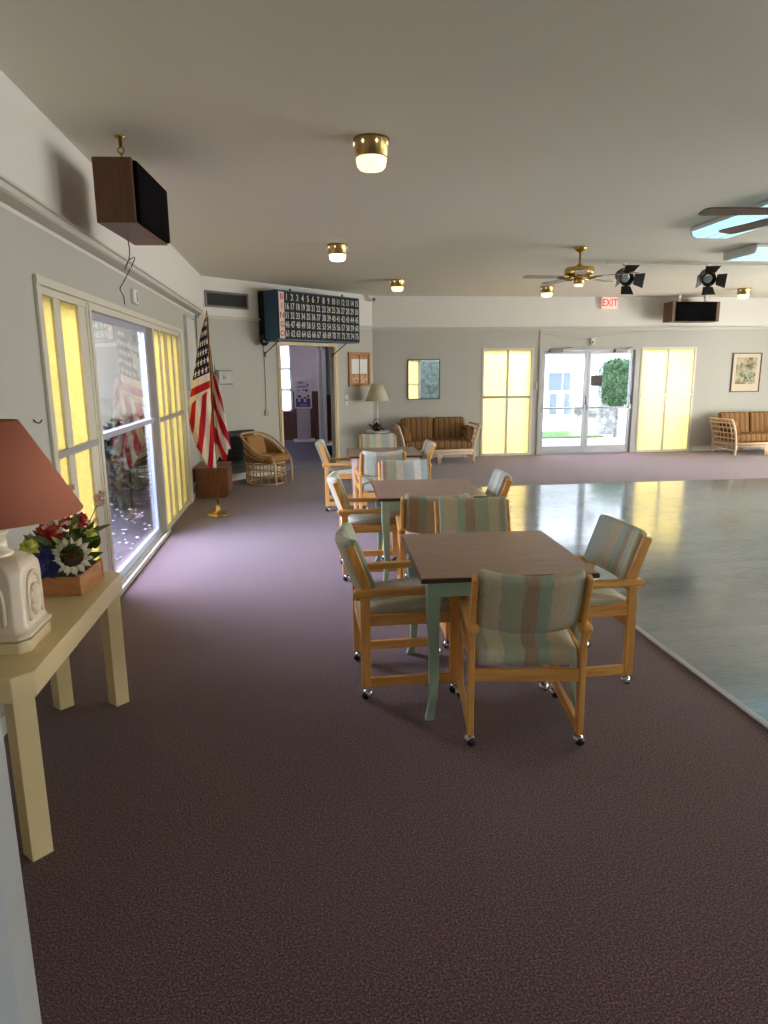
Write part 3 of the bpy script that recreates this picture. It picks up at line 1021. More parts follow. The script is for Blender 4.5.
# patio outside the left sliding door
struct(MB().box(-5.6, -1.56, -2.6, 12.2, -0.13, -0.02).build('patio_bed', MULCH))
struct(MB().box(-9.0, -1.86, 12.2, 12.4, -0.13, 3.13).build('wall_patio', STUCCOB))
struct(MB().box(-3.6, -2.0, 8.8, 12.4, CZ + 0.15, CZ + 0.3).build('roof_sun_block', WHITE))  # unseen slab added to keep sun off the beige patio wall
rng = random.Random(3)
pb = MB()
for _ in range(420):
    x, y = rng.uniform(-3.3, -1.62), rng.uniform(4.6, 10.5)
    pb.ball((x, y, -0.012), rng.uniform(0.008, 0.02), 3, (1.2, 1, 0.6))
tag(pb.build('pebble', PEBBLE), 'pale pebbles strewn over the dark bed outside the sliding door', 'pebbles', kind='stuff')
for k, (x, y, h, rr, lab) in enumerate(((-2.25, 8.8, 0.95, 0.42, 'leafy dark shrub outside the sliding door, nearest the glass'),
                                        (-3.2, 10.0, 1.15, 0.52, 'leafy dark shrub outside the sliding door, tallest of the three'),
                                        (-2.65, 11.4, 1.0, 0.48, 'leafy dark shrub outside the sliding door, against the beige wall'))):
    t = thing('patio_shrub', lab, 'shrub', (x, y, -0.02), group='shrubs on the patio')
    m = MB(); leaves(m, (0, 0, h * 0.52), (rr, rr * 1.2, h * 0.52), 1900, 0.10, 0.3, rng)
    m.build('foliage', spotted('shrub_leaf', (28, 38, 32), (66, 80, 62), 9), t)
    m = MB()
    for j in range(7):
        a = 2 * PI * j / 7
        m.tube([(0, 0, 0), (0.12 * math.cos(a), 0.12 * math.sin(a), h * 0.4), (0.3 * math.cos(a), 0.3 * math.sin(a), h * 0.95)], [0.014, 0.005], 6, 4)
    m.build('stem', FRAMEDK, t)

# ------------------------------------------------------------------ card tables
def make_table(W=0.82, D=0.86, H=0.71, paint=TEAL):
    t = empty('card_table')
    m = MB().box(-W / 2, W / 2, -D / 2, D / 2, H - 0.026, H)
    m.mi = 1
    m.box(-W / 2 - .004, W / 2 + .004, -D / 2 - .004, D / 2 + .004, H - 0.025, H - 0.003)
    m.build('tabletop', [LAM, LAMEDGE], t, bevel=0.003)
    a, b = W / 2 - 0.055, D / 2 - 0.055
    m = MB()
    for s_ in (-1, 1):
        m.box(-a, a, s_ * b - 0.011, s_ * b + 0.011, H - 0.105, H - 0.026)
        m.box(s_ * a - 0.011, s_ * a + 0.011, -b, b, H - 0.105, H - 0.026)
    ap = m.build('apron', paint, t, bevel=0.002)
    m = MB()
    for s_ in (-1, 1):                       # pierced-look bead band along each apron
        for k in range(22):
            x = -a + 0.13 + (2 * a - 0.26) * k / 21
            m.box(x - 0.006, x + 0.006, s_ * (b + 0.011) - 0.003, s_ * (b + 0.011) + 0.003, H - 0.085, H - 0.07)
            m.box(x - 0.006, x + 0.006, s_ * (b + 0.011) - 0.003, s_ * (b + 0.011) + 0.003, H - 0.062, H - 0.047)
    m.build('bead_band', paint, ap)
    prof = [(H - 0.026, 0.031, 0.0), (H - 0.11, 0.031, 0.0), (H - 0.2, 0.028, 0.004), (0.42, 0.025, -0.002), (0.22, 0.0215, -0.006), (0.10, 0.0185, 0.0), (0.04, 0.018, 0.010), (0.0, 0.02, 0.020)]
    for sx in (-1, 1):
        for sy in (-1, 1):
            m = MB()
            rings = []
            for z, h, off in prof:
                cx, cy = sx * (a - 0.006 + off), sy * (b - 0.006 + off)
                rings.append([(cx - h, cy - h, z), (cx + h, cy - h, z), (cx + h, cy + h, z), (cx - h, cy + h, z)])
            m.loft(rings)
            o = m.build('leg', paint, t, bevel=0.003)
            for f in o.data.polygons: f.use_smooth = False
    return t


tabA = make_table()
tabA.location = (0.958, 3.30, 0); tabA.rotation_euler = (0, 0, R(-2.5))
tag(tabA, 'sage green legged card table with brown top, nearest the camera', 'table', 'card tables in a row')
copy_tree(tabA, (1.0, 5.30, 0), R(-3), 'sage green legged card table, second in the row from the camera')
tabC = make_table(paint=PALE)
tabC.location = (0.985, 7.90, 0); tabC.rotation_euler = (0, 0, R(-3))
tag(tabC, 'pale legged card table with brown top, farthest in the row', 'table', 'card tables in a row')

# ------------------------------------------------------------------ armchairs on casters
def make_chair():
    t = empty('caster_armchair')
    hx = 0.238
    for sx in (-1, 1):
        x = sx * hx
        m = MB().box(x - .014, x + .014, -.257, -.207, .062, .545)
        m.build('leg', OAK, t, bevel=0.005)
        m = MB().box(x - .014, x + .014, .195, .243, .062, .545)
        m.build('leg', OAK, t, bevel=0.005)
        m = MB()
        m.rbox(.05, .540, .036, .012, (x, -.0175, .560), 3)
        m.build('armrest', OAKY, t)
        m = MB().tube([(x, -.277, .533), (x, -.20, .533)], .011, 10)
        m.build('peg', OAK, t)
        m = MB().box(x - .012, x + .012, -.207, .195, .064, .114)
        m.build('stretcher', OAKY, t, bevel=0.004)
        # raked back post, outside the cushion
        px = sx * (hx - .004)
        m = MB().bar((px, -.205, .525), (px, -.300, .795), .024, .05, (1, 0, 0))
        o = m.build('back_post', OAK, t, bevel=0.008, seg=3)
        for sy in (-.232, .219):
            m = MB()
            m.mi = 1
            m.tube([(x, sy, .065), (x, sy, .045)], .007, 8)
            m.lathe([(0.003, .052), (.019, .048), (.025, .034), (.0255, .022)], 14, (x, sy + .006, 0), cap=False)
            m.mi = 0
            m.ball((x + .006, sy - .004, .0235), .0225, 7)
            m.build('caster', [RUBBER, CHROME], t)
    for sx in (-1, 1):
        MB().box(sx * hx - .011, sx * hx + .011, -.207, .195, .388, .445).build('side_rail', OAKY, t, bevel=0.004)
    MB().box(-hx + .012, hx - .012, .200, .224, .385, .447).build('seat_rail', OAKX, t, bevel=0.004)
    MB().box(-hx + .012, hx - .012, -.252, -.228, .312, .368).build('seat_rail', OAKX, t, bevel=0.004)
    m = MB()

    def dome(p):
        u, v = p.x / .22, p.y / .24
        k = 0.014 * (1 - u * u) * (1 - v * v)
        return (p.x, p.y, p.z + (k if p.z > 0 else 0) + .12 * p.y)
    m.rbox(.438, .49, .085, .032, (0, -.005, .448), 8, dome)
    m.build('seat', FABRIC, t)
    ang = R(-20)

    def curve(p):
        bow = -0.055 * (1 - (p.x / .215) ** 2)
        y = p.y + bow + 0.02
        z = p.z
        return (p.x, y * math.cos(ang) + z * math.sin(ang), -y * math.sin(ang) + z * math.cos(ang))
    m = MB()
    m.rbox(.440, .062, .285, .026, (0, -.258, .682), 10, curve)
    m.build('backrest', FABRIC, t)
    return t


CH = [
    ((0.972, 2.865), -8, 'striped armchair at the nearest table, back towards the camera'),
    ((0.53, 3.41), -90, 'striped armchair on the left side of the nearest table'),
    ((1.425, 3.365), 92, 'striped armchair beside the dance floor, right of the nearest table'),
    ((1.09, 3.95), 177, 'striped armchair on the far side of the nearest table'),
    ((0.94, 4.68), -6, 'striped armchair on the near side of the second table'),
    ((0.575, 5.41), -91, 'pale backed armchair on the left side of the second table'),
    ((1.335, 5.30), 84, 'pale backed armchair on the right side of the second table'),
    ((0.965, 5.95), 178, 'pale backed armchair on the far side of the second table'),
    ((0.865, 7.32), 2, 'whitish backed armchair on the near side of the farthest table'),
    ((0.56, 8.20), -92, 'whitish backed armchair on the left side of the farthest table'),
    ((1.25, 7.92), 86, 'whitish backed armchair on the right side of the farthest table'),
    ((1.05, 8.72), 180, 'cream backed armchair on the far side of the farthest table, before the lamp'),
]
proto = make_chair()
tag(proto, CH[0][2], 'chair', 'armchairs around the card tables')
proto.location = (*CH[0][0], 0); proto.rotation_euler = (0, 0, R(CH[0][1]))
for (p, a, lab) in CH[1:]:
    copy_tree(proto, (*p, 0), R(a), lab)

# ------------------------------------------------------------------ console table, lamp, flowers
ct = thing('console_table', 'cream lacquered console table with clipped corners against left wall', 'table', (-1.075, 2.76, 0))
TH = 0.675
hx_, hy_, cc = 0.195, 0.615, 0.055
octo = [(-hx_, -hy_ + cc), (-hx_ + cc, -hy_), (hx_ - cc, -hy_), (hx_, -hy_ + cc), (hx_, hy_ - cc), (hx_ - cc, hy_), (-hx_ + cc, hy_), (-hx_, hy_ - cc)]
MB().poly_prism([Vector((x, y, TH - 0.085)) for x, y in octo], (0, 0, 0.085)).build('tabletop', PARSON, ct, bevel=0.003)
for sx in (-1, 1):
    for sy in (-1, 1):
        cx, cy = sx * (hx_ - 0.062), sy * (hy_ - 0.062)
        o = MB().box(-0.036, 0.036, -0.036, 0.036, 0, TH - 0.085).build('leg', PARSON, ct, bevel=0.003)
        o.location = (cx, cy, 0)
        o.rotation_euler = (0, 0, R(45))

tl = thing('table_lamp', 'cream ceramic table lamp with terracotta cone shade on the console table', 'lamp', (-1.078, 2.47, TH))
def clipped(w_, c_, z):
    return [(-w_, -w_ + c_, z), (-w_ + c_, -w_, z), (w_ - c_, -w_, z), (w_, -w_ + c_, z), (w_, w_ - c_, z), (w_ - c_, w_, z), (-w_ + c_, w_, z), (-w_, w_ - c_, z)]
m = MB()
m.loft([clipped(.128, .03, 0.0), clipped(.128, .03, .042), clipped(.126, .03, .046)])
m.build('base', CERBASE, tl, bevel=0.004)
m = MB()
m.loft([clipped(.120, .03, .044), clipped(.134, .032, .05), clipped(.135, .032, .062), clipped(.122, .03, .072), clipped(.118, .03, .09), clipped(.118, .03, .26), clipped(.116, .034, .285), clipped(.106, .04, .308), clipped(.085, .035, .322), clipped(.055, .03, .328)])
bd = m.build('body', CERAMIC, tl, bevel=0.008, seg=3)
m = MB()
for rot in range(4):                                  # embossed fan shell in an arch on every face
    mt = Matrix.Rotation(rot * PI / 2, 4, 'Z')
    arch = [Vector((.118, -.058, .10)), Vector((.119, -.058, .20)), Vector((.119, -.04, .245)), Vector((.119, 0, .262)), Vector((.119, .04, .245)), Vector((.119, .058, .20)), Vector((.118, .058, .10))]
    m.tube([mt @ p for p in arch], .009, 8, 4)
    for k in range(7):
        a = R(-54 + 18 * k)
        p0 = Vector((.116, 0, .105)); L1 = .115 if abs(k - 3) < 3 else .08
        p1 = Vector((.118, math.sin(a) * L1 * .55, .105 + math.cos(a) * L1))
        m.tube([mt @ p0, mt @ ((p0 + p1) / 2 + Vector((.006, 0, 0))), mt @ p1], [.006, .012], 8, 3)
m.build('relief', CERAMIC, bd, smooth=True)
MB().lathe([(.062, .322), (.066, .332), (.060, .34), (.048, .348), (.047, .395), (.054, .402), (.056, .412), (.05, .42), (.03, .432), (.012, .44), (.010, .60)], 24).build('neck', CERAMIC, tl)
m = MB()
m.lathe([(.304, .474), (.126, .795)], 48, cap=False)
sh = m.build('lamp_shade', PINKSHADE, tl, smooth=True)
so = sh.modifiers.new('thickness', 'SOLIDIFY'); so.thickness = 0.003
m = MB().tube([(0, 0, .58), (0, 0, .80)], .004, 8).tube([(-.128, 0, .792), (.128, 0, .792)], .003, 6).ball((0, 0, .81), .012, 6)
m.build('harp', BRASS, tl)

fa = thing('flower_arrangement', 'artificial flowers with sunflower and red roses in a wooden crate', 'flowers', (-1.065, 3.13, TH), R(-4))
cw, cd, chh = 0.105, 0.135, 0.085
m = MB()
for s_ in (-1, 1):
    m.box(-cw, cw, s_ * cd - .005, s_ * cd + .005, 0.004, chh)
    m.box(s_ * cw - .005, s_ * cw + .005, -cd, cd, 0.004, chh)
m.box(-cw, cw, -cd, cd, 0, .008)
for sx in (-1, 1):
    for sy in (-1, 1):
        m.box(sx * cw - .009, sx * cw + .009, sy * cd - .009, sy * cd + .009, 0, chh + .008)
for s_ in (-1, 1):
    m.box(-cw - .008, cw + .008, s_ * cd - .009, s_ * cd + .009, .0, .016)
    m.box(s_ * cw - .009, s_ * cw + .009, -cd, cd, .0, .016)
m.build('crate', CRATE, fa, bevel=0.002)
MB().rbox(cw * 2 - .02, cd * 2 - .02, .06, .02, (0, 0, .05), 3).build('moss', spotted('moss', (40, 44, 28), (74, 78, 44), 60), fa)


def petal_ring(mb, c, nrm, r0, r1, n, wid, cup=0.0, z=0.0, twist=0.0):
    nrm = Vector(nrm).normalized()
    ref = Vector((0, 0, 1)) if abs(nrm.z) < .9 else Vector((1, 0, 0))
    u = nrm.cross(ref).normalized(); v = nrm.cross(u)
    c = Vector(c) + nrm * z
    for k in range(n):
        a = 2 * PI * k / n + twist
        d = u * math.cos(a) + v * math.sin(a); e = nrm.cross(d)
        pts_ = [c + d * r0 - e * wid * .35, c + d * (r0 + r1) / 2 - e * wid * .5 + nrm * cup * .4, c + d * r1 + nrm * cup, c + d * (r0 + r1) / 2 + e * wid * .5 + nrm * cup * .4, c + d * r0 + e * wid * .35, ]
        mid = c + d * (r0 + r1) / 2 + nrm * (cup * .4 + .004)
        vs = [mb.bm.verts.new(p) for p in pts_]
        vm = mb.bm.verts.new(mid)
        for i in range(5):
            f = mb.bm.faces.new((vs[i], vs[(i + 1) % 5], vm)); f.material_index = mb.mi


def rose(mb, c, r):
    mb.ball(c, r * .62, 7)
    for k in range(3):
        petal_ring(mb, c, (0.2 * k, -0.3, 1), r * .2, r * (0.75 + .2 * k), 6, r * .95, r * (.55 - .3 * k), -r * .15 * k, k * .5)


def leafblade(mb, base, tip, wid):
    b = Vector(base); t = Vector(tip); d = t - b
    sd = d.cross(Vector((0.3, -0.5, 1))).normalized()
    up_ = sd.cross(d).normalized()
    L1 = []
    for k in range(6):
        f = k / 5
        wd = wid * math.sin(PI * min(1, f * .9 + .08)) * .5
        cpt = b + d * f + up_ * (.12 * d.length * math.sin(PI * f))
        L1.append((cpt - sd * wd, cpt + up_ * (-wd * .3), cpt + sd * wd))
    vs = [[mb.bm.verts.new(p) for p in row] for row in L1]
    for i in range(5):
        for j in range(2):
            f = mb.bm.faces.new((vs[i][j], vs[i][j + 1], vs[i + 1][j + 1], vs[i + 1][j])); f.smooth = True; f.material_index = mb.mi


sf = empty('sunflower', (0.075, -0.105, 0.172), 0, fa)
m = MB(); nv = (0.35, -1, 0.30)
petal_ring(m, (0, 0, 0), nv, .03, .090, 15, .032, -.004)
petal_ring(m, (0, 0, 0), nv, .03, .082, 14, .028, .008, .004, .2)
m.build('petal', PETALW, sf)
m = MB()
q = Vector(nv).normalized().to_track_quat('Z', 'Y').to_matrix().to_4x4()
m.lathe([(.001, -.006), (.050, -.004), (.050, .008), (.03, .016), (.001, .013)], 24, mat=q)
m.build('seed_head', SEED, sf)
for c, r in (((-.03, -.03, .262), .046), ((.065, .05, .302), .042), ((-.085, .03, .262), .042), ((.0, .06, .285), .036)):
    m = MB(); rose(m, c, r); m.build('rose', PETALR, fa)
for c, r in (((-.075, -.155, .235), .042), ((.125, .0, .245), .034)):
    m = MB(); rose(m, c, r); m.build('yellow_bloom', PETALY, fa)
for c in ((-.04, -.135, .175), (-.015, -.145, .13), (-.07, -.12, .14)):
    m = MB(); petal_ring(m, c, (0.2, -1, .4), .004, .058, 6, .045, .02); petal_ring(m, c, (0.2, -1, .4), .004, .045, 6, .04, .03, .008, .5)
    m.build('blue_bloom', PETALB, fa)
m = MB()
for k in range(34):
    a = rng.uniform(0, 2 * PI); rr = rng.uniform(.03, .15)
    c = (rr * math.cos(a), .03 + rr * math.sin(a), rng.uniform(.22, .31))
    petal_ring(m, c, (rng.uniform(-.5, .5), -.6, .8), .002, .017, 5, .013, .006)
for c in ((.135, .11, .36), (.125, .12, .385), (.15, .1, .37), (.14, .13, .40), (-.02, .16, .40), (-.01, .17, .43)):
    petal_ring(m, c, (.2, -.8, .5), .002, .022, 5, .017, .006)
m.build('filler_flower', PETALP, fa)['kind'] = 'stuff'
m = MB()
for _ in range(44):
    a = rng.uniform(0, 2 * PI)
    b_ = (rng.uniform(-.06, .06), rng.uniform(-.07, .08), .09)
    rr = rng.uniform(.10, .18)
    leafblade(m, (b_[0] + .4 * rr * math.cos(a), b_[1] + .4 * rr * math.sin(a), .16), (rr * math.cos(a), rr * math.sin(a), rng.uniform(.17, .28)), .05)
m.build('leaf', LEAF, fa)
m = MB()
for bs, tp_, wd in (((.02, -.06, .14), (.01, -.14, .27), .06), ((.06, -.02, .15), (.17, -.02, .235), .04), ((-.02, -.05, .15), (-.05, -.13, .25), .05), ((.08, .06, .2), (.2, .06, .275), .035), ((.05, -.05, .12), (.15, -.10, .17), .05), ((.06, .0, .10), (.16, .03, .15), .055), ((.03, .05, .2), (.06, .02, .335), .05), ((-.03, .05, .2), (-.08, .0, .33), .05)):
    leafblade(m, bs, tp_, wd)
m.build('light_leaf', LEAFL, fa)
m = MB()
for c, tpp in (((.0, .02, .08), (.14, .12, .39)), ((.0, .04, .08), (-.015, .165, .42)), ((0, 0, .08), (-.035, -.02, .25)), ((0, 0, .08), (.055, .05, .27)), ((0, 0, .08), (.035, -.118, .16)), ((0, 0, .08), (-.13, -.11, .2)), ((0, 0, .08), (-.085, .03, .24))):
    m.tube([c, ((c[0] + tpp[0]) / 2, (c[1] + tpp[1]) / 2, tpp[2] * .6), tpp], .0022, 5, 3)
m.build('stem', LEAF, fa)

# ------------------------------------------------------------------ flag on a stand
fg = thing('flag_stand', 'american flag draped on a brass pole with round brass foot', 'flag', (-0.955, 7.97, 0))
MB().lathe([(.001, 0), (.128, 0), (.130, .012), (.118, .024), (.06, .034), (.032, .05), (.024, .075), (.022, .12), (.014, .125)], 32).build('base', BRASS, fg)
MB().lathe([(.0135, .1), (.0135, 2.22), (.020, 2.222), (.020, 2.238), (.008, 2.244), (.011, 2.262), (.008, 2.285), (.002, 2.31)], 16).build('pole', BRASS, fg)


def sstep(a, b, x):
    t = max(0, min(1, (x - a) / (b - a))); return t * t * (3 - 2 * t)


m = MB()
# left lobe: canton and the upper stripes, gathered to the pole head
def lobeA(i, j):
    z = 2.20 - 0.86 * j
    wd = 0.022 + 0.235 * j ** 0.85
    x = -wd * i - 0.005
    y = -0.02 - 0.05 * math.sin(i * PI) * (0.4 + j) - 0.018 * math.sin(i * 9 + j * 2) * j
    return (x, y, z - 0.10 * i * (0.2 + j) + 0.02)
def uvA(i, j):
    return (0.02 + 0.36 * i, 0.79 * j)
m.grid(lobeA, 16, 34, uvA)
# folded lower-left lobe: fly end falling in steep stripes in front
def lobeB(i, j):
    top = 1.45 - 0.20 * i
    bot = 0.62 + 0.28 * abs(i - 0.30) ** 0.8 * (1 if i < 0.3 else 0) * 2.0 - 0.0
    bot = [0.80, 0.56][0] + 0 if False else (0.57 + 0.30 * max(0, i - 0.35) / 0.65)
    z = top + (bot - top) * j
    x = -0.262 * i * (1 - 0.20 * j) - 0.005 + 0.03 * j * (1 - i)
    y = -0.085 - 0.045 * math.sin(i * PI) - 0.028 * math.sin(i * 13 + j * 1.5)
    return (x, y, z)
def uvB(i, j):
    return (0.55 + 0.4 * j, 0.99 - (0.10 + 0.62 * (0.75 * (1 - i) + 0.42 * j)) * 0.72)
m.grid(lobeB, 18, 24, uvB)
# right lobe behind the pole: rest of the canton edge, then long steep stripes
def lobeC(i, j):
    top = 2.05 - 0.55 * i
    bot = 0.60 + 0.14 * i + 0.05 * math.sin(i * 9)
    z = top + (bot - top) * j
    k = (2.05 - z) / 1.45
    x = 0.006 + 0.185 * i * min(1, 0.10 + 0.95 * k)
    y = 0.03 + 0.045 * math.sin(i * PI) + 0.022 * math.sin(i * 12 + j)
    return (x, y, z)
def uvC(i, j):
    z = 2.05 - 0.55 * i + (0.60 + 0.14 * i - 2.05 + 0.55 * i) * j
    if z > 1.62:
        return (0.1 + 0.25 * i, 0.40)
    return (0.6, 0.05 + 0.62 * ((1.62 - z) * 0.62 + (1 - i) * 0.30))
m.grid(lobeC, 18, 40, uvC)
fo = m.build('flag_cloth', FLAG, fg)
so = fo.modifiers.new('thickness', 'SOLIDIFY'); so.thickness = 0.0015

# ------------------------------------------------------------------ bingo board on the angled wall
def onwall(u, off, z):
    c, s_ = math.cos(DA), math.sin(DA)
    return (P0.x + u * c + off * s_, P0.y + u * s_ - off * c, z)


BW, BH, BD = 1.84, 0.74, 0.45
bb = thing('bingo_board', 'blue and black bingo number board hung over the hall doorway', 'bingo board', onwall(1.125, 0, 2.108), DA)
MB().box(0, BW, -BD + .012, -.147, 0, BH).build('case', BOARDBLUE, bb, bevel=0.006)
MB().box(0.012, BW - .012, -BD, -BD + .02, 0.022, BH - .02).build('face', BOARDBLACK, bb, bevel=0.002)
MB().box(-0.0, 0.3, -.15, -.01, -.005, BH + .005).build('back_box', BOARDBLACK, bb, bevel=0.01)
MB().box(0.035, 0.138, -BD - .004, -BD + .002, 0.03, BH - .03).build('letter_panel', plain('bingo_white', (214, 200, 192), 0.6), bb)
MB().box(0.948, 0.956, -BD - .003, -BD, 0.022, BH - .02).build('divider', BOARDBLUE, bb)
RH = (BH - 0.07) / 5
lettering('bingo_letters', [(ch_, (0.087, -BD - .006, BH - .035 - RH * (i + .5)), .085, 1.0) for i, ch_ in enumerate('BINGO')], RED, bb)
items = []
for r_ in range(5):
    for c_ in range(15):
        n_ = r_ * 15 + c_ + 1
        x = 0.205 + c_ * 0.1110 + (0.012 if c_ >= 7 else 0) - 0.012
        items.append((str(n_), (x, -BD - .002, BH - .035 - RH * (r_ + .5)), .098, 0.62 if n_ > 9 else 0.7))
lettering('numerals', items, NUMERAL, bb)
for x in (0.10, BW - 0.22):
    MB().tube([(x, -.36, 0.01), (x, -.005, -.19)], .009, 6).box(x - .014, x + .014, -.012, 0, -.24, -.16).build('bracket', BLACK, bb)
for x in (0.3, 1.45):
    MB().box(x - .012, x + .012, -BD + .02, -BD + .045, BH, BH + .03).build('clip', BLACK, bb)
m = MB().lathe([(.001, -.03), (.075, -.03), (.085, 0), (.075, .03), (.001, .03)], 20, (0.02, -.10, .01), 'Y')
m.build('motor_housing', BLACK, bb)

# ------------------------------------------------------------------ things on the angled wall
def mounted(name, label, cat, u, z, rz=DA):
    return thing(name, label, cat, onwall(u, 0, z), rz)


v_ = mounted('air_vent', 'dark slatted air vent high on the angled wall above the flag', 'vent', 0.16, 2.565)
MB().box(0, .78, -.016, 0, 0, .03).box(0, .78, -.016, 0, .20, .23).box(0, .03, -.016, 0, 0, .23).box(.75, .78, -.016, 0, 0, .23).build('frame', VENTFR, v_, bevel=0.003)
m = MB().box(.03, .75, -.004, -.001, .03, .20)
for k in range(9):
    m.bar((.03, -.008, .04 + k * .0185), (.75, -.008, .04 + k * .0185), .016, .002, (0, 1, 1))
m.build('slat', VENTDK, v_)
b_ = mounted('thermostat_box', 'white thermostat box on the angled wall right of the flag', 'thermostat', 0.30, 1.47)
MB().box(0, .23, -.05, 0, 0, .19).build('housing', plain('thermostat_body', (176, 176, 168), 0.5), b_, bevel=0.006)
MB().box(-.015, .245, -.058, 0, .185, .2).box(-.015, .245, -.058, 0, -.01, .004).build('cover_edge', VENTFR, b_, bevel=0.002)
MB().box(.07, .12, -.055, -.048, .07, .125).build('dial', BLACK, b_)
cr = mounted('wall_wiring', 'thin grey cord running down the angled wall to a small socket', 'cord', 1.20, 0.98)
MB().tube([(0, -.008, .06), (.004, -.01, .5), (0.0, -.01, 1.16)], .005, 6, 4).build('cable', VENTFR, cr)
MB().box(-.03, .03, -.028, 0, -.02, .07).build('socket', plain('socket_grey', (150, 148, 138), 0.5), cr, bevel=0.004)
hp = mounted('wall_heater', 'dark low wall heater behind the wicker chair', 'heater', 0.20, 0.12)
MB().box(0, .66, -.09, 0, 0, .62).build('body', PANELDK, hp, bevel=0.006)
m = MB()
for k in range(7):
    m.box(.03, .63, -.094, -.089, .06 + k * .075, .10 + k * .075)
m.build('louvre', VENTDK, hp)
MB().box(-.01, .67, -.10, 0, .62, .645).build('top_cap', VENTDK, hp, bevel=0.004)
sw = mounted('light_switch', 'white light switch plate right of the hall doorway', 'light switch', 3.02, 1.04)
MB().box(0, .085, -.008, 0, 0, .19).build('plate', PLASTICW, sw, bevel=0.004)
MB().box(.025, .06, -.018, -.007, .085, .105).build('toggle', BLACK, sw, bevel=0.002)
df_ = mounted('notice_board', 'oak framed cork board with papers beside the hall doorway', 'notice board', 3.13, 1.37)
nw, nh = .57, .61
m = MB().box(0, .05, -.035, 0, 0, nh).box(nw - .05, nw, -.035, 0, 0, nh).box(.05, nw - .05, -.035, 0, 0, .05).box(.05, nw - .05, -.035, 0, nh - .05, nh)
m.build('frame', FRAMEOAK, df_, bevel=0.005)
MB().box(.045, nw - .045, -.014, -.002, .045, nh - .045).build('cork_panel', CORK, df_)
for a in (.075, .295):
    MB().box(a, a + .195, -.018, -.014, .225, .485).build('paper', PAPER, df_)
for a in (.07, .31):
    MB().box(a, a + .18, -.018, -.014, .06, .195).build('leaflet', PAPERT, df_)
MB().box(.278, .287, -.022, -.013, .05, nh - .05).build('centre_bar', FRAMEDK, df_)
ms = mounted('security_camera', 'small white and black security camera at the ceiling corner', 'camera', DL - 0.16, 2.86)
MB().lathe([(.03, .085), (.03, .10), (.05, .11)], 14, (0, -.06, 0)).tube([(0, -.06, .09), (0.03, -.09, .05)], .012, 8).rbox(.07, .12, .06, .015, (.03, -.10, .04), 2).build('housing', PLASTICW, ms)
MB().lathe([(.001, -.012), (.027, -.01), (.03, .004)], 14, (.03, -.158, .04), 'Y').build('lens', BLACK, ms)

# ------------------------------------------------------------------ far wall things
mr = thing('wall_mirror', 'thin framed rectangular mirror over the left loveseat', 'mirror', (2.075, FY, 1.11))
mw, mh = .615, .745
MB().box(0, .016, -.025, 0, 0, mh).box(mw - .016, mw, -.025, 0, 0, mh).box(0.016, mw - .016, -.025, 0, 0, .016).box(0.016, mw - .016, -.025, 0, mh - .016, mh).build('frame', FRAMEDK, mr, bevel=0.003)
MB().box(.014, mw - .014, -.014, -.002, .014, mh - .014).build('glass', MIRROR, mr)
pc = thing('framed_picture', 'framed sepia print hung over the right loveseat', 'picture', (8.60, FY, 1.165))
mw, mh = .62, .765
MB().box(0, .018, -.03, 0, 0, mh).box(mw - .018, mw, -.03, 0, 0, mh).box(0.018, mw - .018, -.03, 0, 0, .018).box(0.018, mw - .018, -.03, 0, mh - .018, mh).build('frame', FRAMEDK, pc, bevel=0.003)
MB().box(.016, mw - .016, -.014, -.002, .016, mh - .016).build('mat', MATBOARD, pc)
m = MB().box(.09, mw - .10, -.017, -.013, .16, mh - .09); m.mi = 1
m.grid(lambda i, j: (.24 + .22 * i + .03 * math.sin(j * 7), -.019, .20 + .30 * j * (0.6 + 0.4 * i)), 4, 6)
m.build('print', [PRINT, PRINTG], pc)
ex = thing('exit_sign', 'lit exit sign with red letters under the ceiling above doors', 'exit sign', (5.80, FY, 2.765))
MB().box(0, .30, -.07, 0, 0, .205).build('housing', EXITW, ex, bevel=0.005)
lettering('exit_letters', [('EXIT', (.15, -.073, .10), .135, .8)], EXITR, ex)
ws = thing('wall_sensor', 'small white sensor box above the glass double doors', 'sensor', (5.62, FY, 2.10))
MB().rbox(.085, .05, .13, .015, (.04, -.025, .065), 2).build('housing', PLASTICW, ws)
MB().lathe([(.001, -.004), (.02, -.002), (.022, .004)], 12, (.04, -.052, .045), 'Y').build('lens', VENTFR, ws)
cb = MB().tube([(4.62, FY - .01, 2.36), (4.62, FY - .01, 1.5), (4.60, FY - .012, 1.35)], .006, 6).box(4.56, 4.605, FY - .03, FY, 1.27, 1.40)
tag(cb.build('switch_cable', TRIM), 'thin cable with switch box left of the glass double doors', 'cable')
cb = MB().tube([(4.62, FY - .012, 2.34), (5.2, FY - .012, 2.20), (5.66, FY - .012, 2.23), (6.4, FY - .012, 2.31), (7.2, FY - .012, 2.38)], .004, 6, 6)
tag(cb.build('slack_wire', TRIM), 'slack wire looping along the wall above the double doors', 'wire')


def speaker_mesh(root, w_, d_, h_):
    m = MB().box(-w_ / 2, w_ / 2, -d_ / 2 + .02, d_ / 2, 0, h_)
    m.build('cabinet', SPKWOOD, root, bevel=0.004)
    MB().rbox(w_ - .02, .03, h_ - .02, .012, (0, -d_ / 2 + .012, h_ / 2), 3).build('grille', GRILLE, root)


sp = thing('wall_speaker', 'wood sided black speaker hung from ceiling above right loveseat', 'speaker', (7.42, 12.45, 2.49))
MB().box(-.47, .47, -.15, .17, 0, .36).build('cabinet', SPKWOOD, sp, bevel=0.004)
MB().rbox(.80, .03, .345, .012, (0, -.158, .18), 3).build('grille', GRILLE, sp)
for x in (-.26, .26):
    MB().box(x - .018, x + .018, -.02, .02, .36, .495).lathe([(.035, .0), (.03, -.015), (.001, -.018)], 12, (x, 0, .495)).build('bracket', WHITE, sp)

